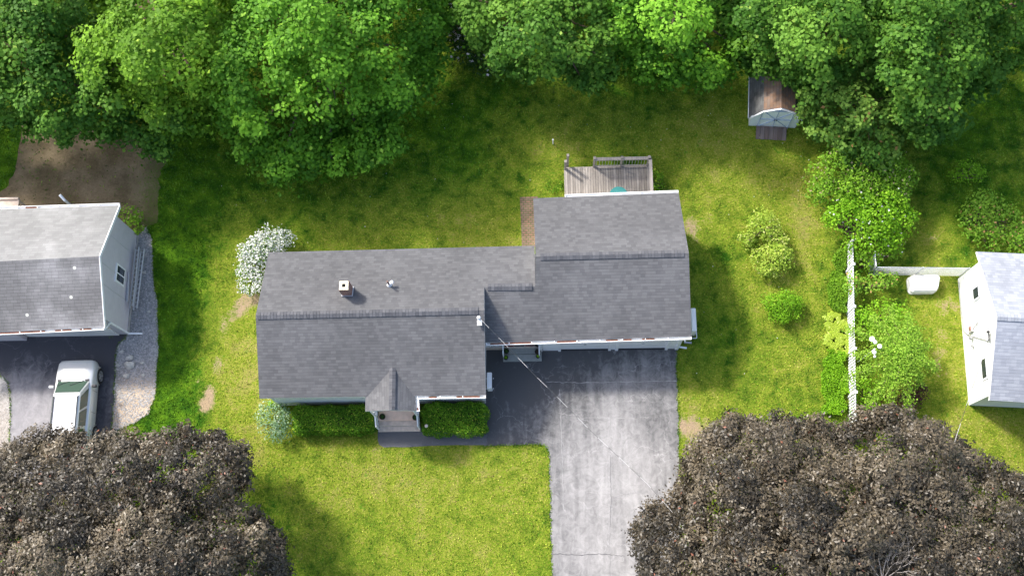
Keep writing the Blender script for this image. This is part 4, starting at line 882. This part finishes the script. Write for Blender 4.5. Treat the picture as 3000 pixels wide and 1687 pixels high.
# white moulded tub on right yard
tb0 = U(2702,838,0); tub = empty('storage_pod', tb0, 'white moulded plastic box with rounded corners on the right lawn', 'storage box')
mb = MB()
def rrect(w, h, r_, z, cut=0, sh=(0,0)):
    out = []
    for (cx, cy, a0_) in ((w/2-r_,h/2-r_,0),(-w/2+r_,h/2-r_,90),(-w/2+r_,-h/2+r_,180),(w/2-r_-cut,-h/2+r_,270)):
        for i in range(5): a = math.radians(a0_+i*22.5); out.append((tb0.x+cx+r_*math.cos(a)+sh[0], tb0.y+cy+r_*math.sin(a)+sh[1], z))
    return out
def ringstack(mb, rings):
    n = len(rings[0]); base = len(mb.v)
    for rg in rings: mb.v += rg
    for i in range(len(rings)-1):
        for j in range(n): a = base+i*n+j; b = base+i*n+(j+1)%n; mb.f.append((a,b,b+n,a+n)); mb.m.append(0); mb.r.append(.5)
    mb.f.append(tuple(base+(len(rings)-1)*n+j for j in range(n))); mb.m.append(0); mb.r.append(.5)
ringstack(mb, [rrect(1.42,.80,.16,0,.2),rrect(1.44,.82,.16,.12,.2),rrect(1.36,.76,.16,.16,.2)]); mb.obj('base', mat('off_white_plastic',(.62,.62,.58),.4), tub)
mb = MB(); ringstack(mb, [rrect(1.36,.78,.17,.17,.15),rrect(1.38,.80,.17,.36,.15),rrect(1.30,.72,.16,.50,.12,(.02,.03)),rrect(1.18,.58,.14,.55,.08,(.04,.05))]); mb.obj('lid', 'gutter', tub)
# white garden ornament among the larch branches
gp = U(2562,1022,2.7); orn = empty('garden_ornament', (gp.x,gp.y,0), 'white wind ornament half hidden among the larch branches', 'ornament')
mb = MB(); mb.tube([(gp.x,gp.y,0),(gp.x,gp.y,2.75)],.025,8); mb.obj('pole','white',orn)
for i,(dx,dy,w_) in enumerate(((-.08,.42,.20),(.05,.30,.15),(.24,.12,.17),(0,-.12,.16),(.02,-.3,.10))):
    mb = MB(); mb.lathe([(.02,-.05),(w_*.55,-.02),(w_*.6,.03),(.03,.07)], (gp.x+dx,gp.y+dy,2.75-.05*i), 10); mb.obj('vane','gutter',orn)
# ================================================================== SUV
w0, w1_ = U(287.5,1114,.34), U(275,1258,.34); fw = (w0-w1_); fw.z = 0; wb_ = fw.length; fw.normalize(); rt = Vector((fw.y,-fw.x,0)); ctr = (w0+w1_)/2-rt*.82
car = empty('parked_car', (ctr.x,ctr.y,.012), 'silver white suv parked on the left driveway, rear under the purple tree', 'car', rz=math.atan2(fw.y,fw.x))
wb2_ = 1.32; HW = .88
def sec(x, w, z0, zb, zt, wt):     # body ring: sill, belt, shoulder, top
    return [(x,-w*.94,z0),(x,-w,z0+.18),(x,-w,zb-.1),(x,-w*.95,zb),(x,-wt,zt-.02),(x,-wt*.6,zt+.012),(x,0,zt+.02),(x,wt*.6,zt+.012),(x,wt,zt-.02),(x,w*.95,zb),(x,w,zb-.1),(x,w,z0+.18),(x,w*.94,z0)]
secs = [sec(2.00,.64,.35,.70,.74,.50),sec(1.95,.76,.28,.84,.88,.60),sec(1.80,.84,.24,.92,.97,.72),sec(1.42,.88,.24,.97,1.03,.78),sec(.98,.88,.24,1.0,1.08,.80),sec(.3,.885,.24,1.02,1.08,.82),sec(-1.0,.885,.24,1.03,1.09,.82),sec(-1.8,.88,.26,1.03,1.09,.80),sec(-2.05,.85,.30,1.03,1.09,.76),sec(-2.15,.80,.36,.98,1.02,.70)]
mb = MB(); n = 13
for s_ in secs: mb.v += s_
for i in range(len(secs)-1):
    for j in range(n): a = i*n+j; b = i*n+(j+1)%n; mb.f.append((a,b,b+n,a+n)); zz = (mb.v[a][2]+mb.v[b][2])/2; mb.m.append(1 if zz < .50 and abs(mb.v[a][1]) > .3 else 0); mb.r.append(.5)
mb.f.append(tuple(range(n))[::-1]); mb.m.append(0); mb.r.append(.5); mb.f.append(tuple((len(secs)-1)*n+j for j in range(n))); mb.m.append(0); mb.r.append(.5)
bo = mb.obj('body', ['carpaint','carlow'], car, local=True, smooth=True, bevel=0)
def gh(x, w, z): return (x, w, z)
# cabin: base ring at belt, roof ring
cb = [(.98,-.76,1.06),(.98,.76,1.06),(-2.02,.74,1.07),(-2.02,-.74,1.07)]; ctp = [(.30,-.60,1.66),(.30,.60,1.66),(-1.86,.62,1.69),(-1.86,-.62,1.69)]
mb = MB(); mb.hexa([cb[3],cb[0],cb[1],cb[2]],[ctp[3],ctp[0],ctp[1],ctp[2]]); cabin = mb.obj('cabin', 'carpaint', car, local=True, bevel=.06)
mb = MB(); mb.box((-.78,0,1.69),(2.0,1.10,.035)); mb.obj('roof_panel', 'carpaint', car, local=True, bevel=.015)
def lerp4(a,b,t): return Vector(a).lerp(Vector(b),t)
def quadglass(name, P0, P1, P2, P3, s0, s1, t0, t1, off, m='carglass', parent=None):
    # P0,P1 bottom; P3,P2 top
    f = lambda s,t: lerp4(lerp4(P0,P1,s), lerp4(P3,P2,s), t)
    q = [f(s0,t0),f(s1,t0),f(s1,t1),f(s0,t1)]; nrm_ = (q[1]-q[0]).cross(q[3]-q[0]).normalized(); mb = MB(); mb.hexa([v for v in q],[v+nrm_*off for v in q]); return mb.obj(name, m, parent or car, local=True)
quadglass('windshield', cb[0],cb[1],ctp[1],ctp[0], .05,.95,.06,.92,.02)
quadglass('rear_window', cb[2],cb[3],ctp[3],ctp[2], .08,.92,.15,.9,.02)
for (s0,s1) in ((.10,.37),(.41,.68),(.73,.93)):
    quadglass('side_window', cb[3],cb[0],ctp[0],ctp[3], 1-s1,1-s0,.10,.88,.018); quadglass('side_window', cb[1],cb[2],ctp[2],ctp[1], s0,s1,.10,.88,.018)
for s_ in (-1,1):
    mb = MB(); mb.bar((.15,s_*.53,1.74),(-1.6,s_*.55,1.755),.035,.03); mb.box((.12,s_*.53,1.72),(.08,.04,.05)); mb.box((-1.6,s_*.55,1.73),(.08,.04,.05)); mb.obj('roof_rail','dark',car,local=True)
    mb = MB(); mb.box((.72,s_*.98,1.08),(.12,.20,.14)); mb.obj('mirror','carpaint' if s_>0 else 'dark',car,local=True,bevel=.03)
    mb = MB(); mb.box((1.89,s_*.54,.74),(.14,.28,.14)); mb.obj('headlight','lamp_clear',car,local=True,bevel=.03)
    mb = MB(); mb.box((-2.08,s_*.72,.98),(.16,.16,.36)); mb.obj('taillight','lamp_red',car,local=True,bevel=.02)
    for x in (.0,-.9): mb = MB(); mb.box((x-.25,s_*.895,.90),(.16,.03,.03)); mb.obj('door_handle','carpaint',car,local=True)
    for x in (.55,-.42,-1.25): mb = MB(); mb.box((x,s_*.884,.72),(.012,.012,.5)); mb.obj('door_gap','dark',car,local=True)
    for x in (wb2_,-wb2_):
        mb = MB(); base = 0; pr_ = [(.23,-.11),(.33,-.10),(.345,-.05),(.345,.05),(.33,.10),(.23,.11)]; N_ = 28
        for (rr,yy) in pr_:
            for j in range(N_): a = 2*math.pi*j/N_; mb.v.append((x+rr*math.cos(a), s_*.83+yy, .335+rr*math.sin(a)))
        for i in range(len(pr_)-1):
            for j in range(N_): a = i*N_+j; b = i*N_+(j+1)%N_; mb.f.append((a,b,b+N_,a+N_)); mb.m.append(0); mb.r.append(.5)
        wh_ = bpy.data.objects.new('wheel', None); C.objects.link(wh_); wh_.parent = car
        mb.obj('tyre','rubber',wh_,local=True,smooth=True)
        rm = MB(); yo = s_*.93
        for j in range(5):
            a = 2*math.pi*j/5; rm.bar((x,yo,.335),(x+.22*math.cos(a),yo,.335+.22*math.sin(a)),.07,.03,up=Vector((0,1,0)))
        rm.tube([(x,yo-.03*s_,.335),(x,yo+.02*s_,.335)],.06,12); rm.tube([(x,s_*.82,.335),(x,s_*.86,.335)],.235,20,mi=1)
        for j in range(20):
            a = 2*math.pi*j/20; b = 2*math.pi*(j+1)/20; rm.bar((x+.225*math.cos(a),yo,.335+.225*math.sin(a)),(x+.225*math.cos(b),yo,.335+.225*math.sin(b)),.03,.025,up=Vector((0,1,0)))
        rm.obj('rim',['rim','dark'],wh_,local=True)
        ar = MB(); pts = [(x+.40*math.cos(a), s_*.885, .335+.40*math.sin(a)) for a in np.linspace(0,math.pi,14)]; ar.tube(pts,.035,6); ar.obj('wheel_arch','carlow',car,local=True,smooth=True)
mb = MB(); mb.box((1.97,0,.42),(.12,1.3,.16)); mb.obj('front_bumper','carlow',car,local=True,bevel=.03); mb = MB(); mb.box((1.99,0,.66),(.05,.7,.12)); mb.obj('grille','dark',car,local=True)
for s_ in (-1,1): mb = MB(); mb.bar((1.82,s_*.50,.965),(1.05,s_*.66,1.075),.012,.012); mb.obj('hood_crease','carlow',car,local=True)
mb = MB(); mb.bar((1.0,-.72,1.075),(1.0,.72,1.075),.10,.02); mb.obj('cowl','dark',car,local=True)
for y in (-.3,0,.3): mb = MB(); mb.box((-.78,y,1.711),(1.7,.012,.006)); mb.obj('roof_groove','carlow',car,local=True)
mb = MB(); mb.bar((.98,-.5,1.10),(.72,.05,1.33),.02,.02); mb.bar((.98,.15,1.10),(.72,.6,1.33),.02,.02); mb.obj('wipers','dark',car,local=True)
# ================================================================== HEDGES
def hedge(label, px, h, r_=.3):
    """clipped rounded box hedge: px = top outline corners NW NE SE SW at height h"""
    c = [U(x,y,h) for x,y in px]; cen = sum(c, Vector((0,0,0)))/4; root = empty('hedge', (cen.x,cen.y,0), label, 'hedge', 'clipped hedges before the front wall')
    x0, x1 = (c[0].x+c[3].x)/2, (c[1].x+c[2].x)/2; y1, y0 = (c[0].y+c[1].y)/2, (c[2].y+c[3].y)/2; wx, wy = x1-x0, y1-y0
    top = int(wx*wy*1500); side = int((2*wx+2*wy)*h*550)
    P1 = np.column_stack([rng.uniform(x0,x1,top), rng.uniform(y0,y1,top), np.full(top,h)]); N1 = np.tile([0,0,1.],(top,1))
    t = rng.uniform(0, 2*wx+2*wy, side); zz = rng.uniform(.03,h,side); P2 = np.zeros((side,3)); N2 = np.zeros((side,3))
    s = t < wx; P2[s] = np.column_stack([x0+t[s], np.full(s.sum(),y0), zz[s]]); N2[s] = [0,-1,0]
    s = (t>=wx)&(t<2*wx); P2[s] = np.column_stack([x0+t[s]-wx, np.full(s.sum(),y1), zz[s]]); N2[s] = [0,1,0]
    s = (t>=2*wx)&(t<2*wx+wy); P2[s] = np.column_stack([np.full(s.sum(),x0), y0+t[s]-2*wx, zz[s]]); N2[s] = [-1,0,0]
    s = t>=2*wx+wy; P2[s] = np.column_stack([np.full(s.sum(),x1), y0+t[s]-2*wx-wy, zz[s]]); N2[s] = [1,0,0]
    P = np.vstack([P1,P2]); N = np.vstack([N1,N2]); lo = np.array([x0+r_,y0+r_,-9]); hi = np.array([x1-r_,y1-r_,h-r_]); q = np.clip(P,lo,hi); D = P-q; dl = np.linalg.norm(D,axis=1,keepdims=True); ok_ = dl[:,0] > 1e-6
    P[ok_] = q[ok_]+D[ok_]/dl[ok_]*r_; N[ok_] = D[ok_]/dl[ok_]
    wob = .05*np.sin(P[:,0]*5.1+1)+.05*np.sin(P[:,1]*6.3)+.03*np.sin(P[:,0]*13+P[:,1]*9); P = P+N*(wob[:,None]+rng.uniform(-.14,.04,(len(P),1)))+rng.normal(size=P.shape)*.015
    N = N*.6+rng.normal(size=N.shape)*.55+np.array([0,0,.35]); rr_ = np.clip(rng.beta(2,2,len(P))*.85+.15*np.sin(P[:,0]*2.3+P[:,1]*3.1),0,.93); rr_[rng.random(len(P))<.05] = 1
    leaves('foliage', P, N, .065*rng.uniform(.7,1.4,len(P)), 'hedge', root, .55, rr_)
    k_ = MB(); k_.box((cen.x,cen.y,h*.42),(wx-.35,wy-.35,h*.8)); k_.obj('dark_core', mat('hedge_inner',(.02,.03,.01),.95), root)  # solid dark core standing in for branches, hides the ground behind
hedge('longer clipped green hedge left of the front steps', [(848,1183),(1098,1180),(1100,1264),(855,1266)], .95)
hedge('shorter clipped green hedge right of the front steps', [(1231,1172),(1426,1172),(1428,1266),(1234,1268)], 1.05)
# ================================================================== SHRUBS
shrub('shrub','round grey green variegated bush at the left end of the hedge','shrub',[(802,1236,.85,.95,1.15)],'mint',.085,1.5)
shrub('flowering_shrub','shrub covered in white blossom behind the left roof corner','shrub',[(745,760,.75,1.0,1.3),(800,710,1.1,.6,1.4),(735,820,.6,.8,1.0),(770,735,.9,.7,1.6)],'hedge',.08,1.2,extra=('blossom',.85,.085,None))
shrub('shrub','round bright green clipped bush on the right lawn','shrub',[(2294,900,.93,.78,.95)],'lime',.075,3.4)
shrub('shrub','cream edged loose shrub, upper one on the right lawn','shrub',[(2240,660,.85,.75,1.3),(2190,700,.5,.4,.9),(2275,705,.6,.6,1.0)],'varieg',.10,1.7,group='cream edged shrubs on the right lawn')
shrub('shrub','cream edged loose shrub, lower one on the right lawn','shrub',[(2262,760,1.0,.7,1.2),(2290,745,.6,.5,1.1),(2250,790,.5,.5,1.0)],'varieg',.10,1.7,group='cream edged shrubs on the right lawn')
shrub('shrub','small lone dark leaved shrub on the far right lawn','shrub',[(2835,505,.65,.62,1.2),(2802,515,.5,.4,.7),(2868,515,.4,.4,.7)],'lime',.10,1.0)
shrub('shrub','sprawling green shrub with orange tips above the white house','shrub',[(2880,610,1.2,.8,1.6),(2850,650,.9,.8,1.4),(2940,660,1.0,1.0,1.5),(2900,700,.8,.6,1.2),(2985,700,.8,.8,1.4)],'bright_tip',.12,1.0)
shrub('shrub','low green shrub behind the left house corner','shrub',[(375,632,.75,.55,1.1),(395,660,.5,.6,.8)],'lilac',.12,1.0)
shrub('shrub','leafy plant beside the right rail of the deck','shrub',[(1922,525,.35,.55,.9),(1932,548,.35,.35,.6)],'hedge',.12,1.2)
shrub('ground_plant','broad leaved plant clump under the back trees','plant',[(2042,250,.75,.5,.6),(2055,235,.5,.6,.8)],'maple',.2,1.5)
shrub('ground_plant','low green weed patch left of the deck','plant',[(1624,545,.55,.38,.15)],'hedge',.06,.8,stem=False)
shrub('shrub','orange tipped pale shrub over the fence near the white box','shrub',[(2560,830,1.0,.5,1.5),(2500,835,.45,.6,1.6),(2600,820,.5,.35,1.3)],'bright_tip',.11,1.0)
shrub('shrub','rounded lime green shrub right of the fence','shrub',[(2590,925,1.25,.75,1.6),(2530,950,.6,.8,1.4)],'lime',.11,1.1)
shrub('shrub','dark red barberry bush beneath the larch','shrub',[(2645,1165,1.0,.6,1.0),(2690,1150,.5,.5,.8)],'barberry',.09,1.0)
shrub('shrub','pale green shrub at the bottom end beside the fence','shrub',[(2540,1150,.7,.9,1.3),(2535,1210,.7,.6,1.0)],'lime',.11,1.0)
shrub('shrub','flowering shrub sprays behind the house corner right of fence top','shrub',[(2530,770,.8,.5,1.3),(2600,745,.8,.35,1.0)],'lilac',.12,1.0)
shrub('low_bush','small leafy growth beside the far left driveway edge corner','plant',[(805,1187,.35,.25,.5)],'lime',.08,1.0)
# tall lilac shrubs between yards
shrub('lilac_bush','big lilac bush with faded flower tips below the maple','shrub',[(2450,500,1.3,1.0,3.0),(2560,490,1.4,1.1,3.2),(2420,570,.9,.8,2.4),(2520,560,1.3,.9,3.0),(2610,560,.9,.9,2.6),(2640,520,.7,.8,2.4)],'lilac',.12,1.4)
shrub('lilac_bush','bright green lilac bush with white flowers at the fence end','shrub',[(2480,640,1.1,1.0,2.6),(2560,640,1.2,1.0,2.8),(2640,650,.7,.9,2.2),(2540,710,1.2,.8,2.2),(2610,700,.6,.7,1.8),(2500,590,1.0,.8,2.6),(2600,600,1.0,.7,2.6)],'lime',.12,1.3,extra=('palepink',.02,.08,None))
# larch: spreading sprays
def larch():
    base = U(2590,1080,0); root = empty('larch_tree', base, 'spreading light green larch with drooping sprays right of the fence', 'tree'); PP, NN = [], []; lb = MB()
    tips = [(2480,960),(2500,1040),(2480,1110),(2540,1190),(2600,1180),(2660,1200),(2700,1130),(2745,1080),(2720,1010),(2690,960),(2660,920),(2600,900),(2550,930),(2620,1110),(2640,1050),(2560,1000),(2700,1060),(2580,1140)]
    t_ = Vector((base.x+.1, base.y+.1, 2.4))
    for (x, y) in tips:
        e = U(x,y,1.0+random.random()*.8); mdl = t_.lerp(e,.5)+UPV*.35; lb.tube([t_, mdl, e],[.022,.014,.006],5)
        for k_ in range(95):
            u_ = .03+.97*(k_+random.random())/95; c = UPV*.06+(t_.lerp(mdl,u_*2) if u_<.5 else mdl.lerp(e,(u_-.5)*2)); dd = (e-t_).normalized(); sd_ = UPV.cross(dd)
            for q in range(7):
                o_ = random.uniform(-1,1)*.30*(1.15-u_*.7); PP.append((c.x+sd_.x*o_+random.gauss(0,.11), c.y+sd_.y*o_+random.gauss(0,.11), c.z-abs(o_)*.3+random.gauss(0,.12))); NN.append((random.gauss(0,.5),random.gauss(0,.5),1))
    leaves('crown', np.array(PP), np.array(NN), .085*rng.uniform(.6,1.3,len(PP)), 'larch', root, .7); lb.obj('limbs','bark',root)
    mb = MB(); mb.tube([base, base+Vector((.05,.05,1.2)), t_],[.07,.05,.03],8); mb.obj('trunk','bark',root)
larch()
# planting strip left of the fence
def strip(name, label, cat, poly, m, h, leaf, n, aspect, up):
    P = scatter(V(poly), n); q_ = UA(P, .1); ed = edist(P, V(poly))/PXM; P = P[ed > .16+.14*np.sin(q_[:,1]*3.1)+.10*np.sin(q_[:,1]*8.3+q_[:,0]*5)+rng.random(len(P))*.05-.12]; z = rng.uniform(.1,1,len(P))*h; W_ = UA(P, z*.5); W_[:,2] = z; c = W_.mean(0); root_n = empty(name, (c[0],c[1],0), label, cat)
    wav = .5+.5*np.sin(W_[:,0]*4.3)*np.sin(W_[:,1]*3.7); W_[:,2] *= .5+.5*wav
    leaves('foliage', W_, rng.normal(size=(len(P),3))*[.8,.8,.3]+[0,0,up+.3], leaf*rng.uniform(.6,1.4,len(P)), m, root_n, aspect, np.clip(rng.random(len(P))*.7+.25*wav,0,1))
    lb = MB()
    for i in range(20): p = W_[rng.integers(len(W_))]; lb.tube([(p[0],p[1],0),(p[0]+.03,p[1],p[2])],.008,4)
    lb.obj('stems','bark',root_n)
strip('daylily_bed','grassy daylily clump along the upper part of the fence','plant',[(2098,640),(2132,620),(2134,790),(2085,800),(2082,700)],'lilac',.5,.17,6500,.28,.5)
strip('fern_patch','bright feathery plants along the lower part of the fence','plant',[(2064,880),(2132,875),(2134,1046),(2062,1040),(2066,950)],'lime',.45,.10,7500,.4,.7)
def hosta(label, px, r_, n):
    c = U(*px,0); root_n = empty('hosta', c, label, 'plant', 'yellow green hostas beside the fence'); mb = MB()
    for i in range(n):
        a = random.uniform(0,6.28); rr = r_*math.sqrt(random.random()); L = .2; b = Vector((c.x+rr*.5*math.cos(a),c.y+rr*.5*math.sin(a),.25)); e = Vector((c.x+(rr+.1)*math.cos(a),c.y+(rr+.1)*math.sin(a),.22-.1*rr)); s_ = Vector((-math.sin(a),math.cos(a),0))*.085; q = b.lerp(e,.5)+UPV*.07
        mb.face([b,q-s_,e,q],r=.2+random.random()*.5); mb.face([b,q,e,q+s_],r=.4+random.random()*.6)
    mb.obj('leaves','hosta',root_n)
for l, p, r_, n in (('topmost yellow green hosta beside the fence',(2440,945),.5,80),('second hosta down beside the fence',(2465,975),.5,80),('third hosta down, near the fence middle',(2440,1000),.48,76),('lowest yellow green hosta beside the fence',(2465,1020),.45,64)): hosta(l,p,r_,n)
# dark rhododendron with pale flowers
shrub('rhododendron','dark rhododendron with scattered pale flowers between the back trees','shrub',[(1310,20,1.1,1.3,2.2),(1345,85,1.1,1.0,2.0),(1375,140,1.1,.9,1.8),(1430,180,1.3,.7,1.4),(1300,-50,1.0,1.2,2.4),(1480,195,1.0,.4,1.0)],'darkgreen',.13,1.6,extra=('palepink',.05,.17,None))
shrub('shrub','low dark undergrowth below the central maple','shrub',[(1190,285,.9,.6,1.0),(1240,240,.6,.6,1.0)],'darkgreen',.12,.8)
# ================================================================== TREES
GT = 'green maples along the back of the lots'
tree('maple_tree','dark green maple in the top left corner over the bare dirt','tree',
     V([(-420,-220),(260,-220),(250,40),(230,130),(290,210),(360,240),(450,300),(465,340),(435,388),(395,375),(370,385),(310,340),(255,355),(205,328),(155,345),(105,322),(60,337),(30,310),(-20,300),(-150,290),(-420,300)]),'maple_dull',9.5,3.4,(120,150),GT,lobe=1.4)  # crown stretched out of view on the left to shade the lawn
tree('maple_tree','brightest yellow green maple, left of centre at the top','tree',
     V([(260,-260),(620,-260),(600,0),(560,120),(540,230),(545,325),(500,310),(455,325),(430,360),(405,330),(380,300),(340,280),(250,240),(215,180),(205,120),(135,95),(175,45),(235,20)]),'maple_bright',10.5,3.2,(520,150),GT,lobe=1.9,clump=.62,rise=4.2)
tree('maple_tree','large bright green maple with drooping limbs above the middle lawn','tree',
     V([(560,-300),(1110,-300),(1125,60),(1085,105),(1112,135),(1095,165),(1072,232),(1020,255),(965,290),(975,330),(1012,378),(985,385),(945,375),(920,422),(885,405),(860,350),(835,340),(832,428),(790,410),(745,435),(760,395),(700,442),(665,438),(650,395),(600,400),(583,420),(588,350),(545,320),(530,200)]),'maple',10.0,2.8,(950,170),GT,lobe=1.85,clump=.6,rise=7.0)  # upper crown extended out of view so its shade covers the ground
tree('maple_tree','dense green maple right of the pale flowered rhododendron','tree',
     V([(1150,-150),(1540,-150),(1560,40),(1570,150),(1560,205),(1535,180),(1510,212),(1470,205),(1450,185),(1400,190),(1330,188),(1290,165),(1230,170),(1195,120),(1170,70),(1150,30)]),'maple_dull',8.5,2.8,(1600,60),GT,lobe=1.4)
tree('maple_tree','green maple at upper centre right, left of the shed','tree',
     V([(1490,-150),(1880,-150),(1890,60),(1860,110),(1870,160),(1840,205),(1815,180),(1800,205),(1770,185),(1740,205),(1715,190),(1690,208),(1670,215),(1650,190),(1600,200),(1570,175),(1540,100)]),'maple',8.0,2.8,(1980,60),GT,lobe=1.35)
tree('maple_tree','pale green maple hanging over the shed roof','tree',
     V([(1820,-150),(2230,-150),(2260,60),(2200,170),(2120,200),(2060,215),(2010,225),(1975,200),(1940,195),(1910,180),(1870,165),(1840,120),(1855,80),(1800,40)]),'maple_dull',9.5,3.2,(2350,90),GT,lobe=1.35)
tree('maple_tree','tall maple in the top right corner','tree',
     V([(2180,-150),(2760,-150),(2760,120),(2576,140),(2530,165),(2500,215),(2470,225),(2440,190),(2420,240),(2400,310),(2370,350),(2330,350),(2260,300),(2180,200),(2160,60)]),'maple_dull',10.0,3.2,(2760,90),GT,lobe=1.4)
tree('maple_tree','younger maple with orange tipped leaves beside the shed','tree',
     V([(2020,200),(2110,150),(2230,160),(2330,200),(2405,290),(2370,310),(2330,330),(2290,335),(2270,370),(2215,420),(2140,400),(2090,360),(2050,330),(2030,310),(2040,270),(2010,240)]),'maple_tip',7.0,2.6,(2530,330),GT,lobe=1.0,clump=.42,leaf=.17)
PT = 'purple leaved maples at the front of the lots'
tree('purple_maple','dark purple leaved maple at bottom left over the parked car','tree',
     V([(-150,1120),(0,1145),(20,1130),(60,1118),(110,1100),(160,1092),(200,1100),(250,1095),(300,1115),(350,1108),(380,1090),(430,1085),(455,1072),(500,1090),(545,1088),(555,1110),(590,1125),(622,1135),(625,1160),(625,1210),(618,1250),(600,1290),(650,1300),(675,1320),(700,1370),(715,1420),(720,1460),(715,1650),(-150,1650)]),'purple',9.0,3.4,(330,1560),PT,lobe=1.15,clump=.38,leaf=.115,rise=4.5,dens=1.15)
rt_ = tree('purple_maple','huge purple brown maple filling the bottom right','tree',
     V([(1615,1290),(1650,1280),(1690,1290),(1700,1230),(1720,1180),(1740,1150),(1745,1105),(1780,1090),(1850,1048),(1890,1055),(1940,1060),(1990,1048),(2050,1050),(2100,1055),(2150,1075),(2180,1040),(2240,1030),(2300,1045),(2320,1075),(2370,1085),(2420,1105),(2440,1140),(2490,1180),(2530,1190),(2576,1220),(2760,1260),(2760,1650),(1640,1650),(1625,1440),(1612,1400),(1605,1340)]),'purple',10.0,3.4,(2420,1520),PT,lobe=1.2,clump=.38,leaf=.115,rise=4.8,dens=1.15)
# bare twigs poking through the crown
mb = MB(); o0 = U(2585,1700,8.9)
def br(p, d, L, r_, k_):
    q = p+d*L; mb.tube([p, p.lerp(q,.5)+Vector((random.gauss(0,.04),random.gauss(0,.04),.03)), q],[r_,r_*.8,r_*.6],5,cap=False)
    if k_:
        for i in range(3): a = random.uniform(-.75,.75); dd = Vector((d.x*math.cos(a)-d.y*math.sin(a), d.x*math.sin(a)+d.y*math.cos(a), d.z+random.uniform(-.1,.25))).normalized(); br(p.lerp(q,random.uniform(.5,1)), dd, L*random.uniform(.5,.8), r_*.6, k_-1)
for a in (1.0,1.35,1.7,2.2,.6): br(o0, Vector((math.cos(a),math.sin(a),.18)).normalized(), random.uniform(.6,.9), .022, 3)
mb.obj('bare_twigs','twig',rt_)
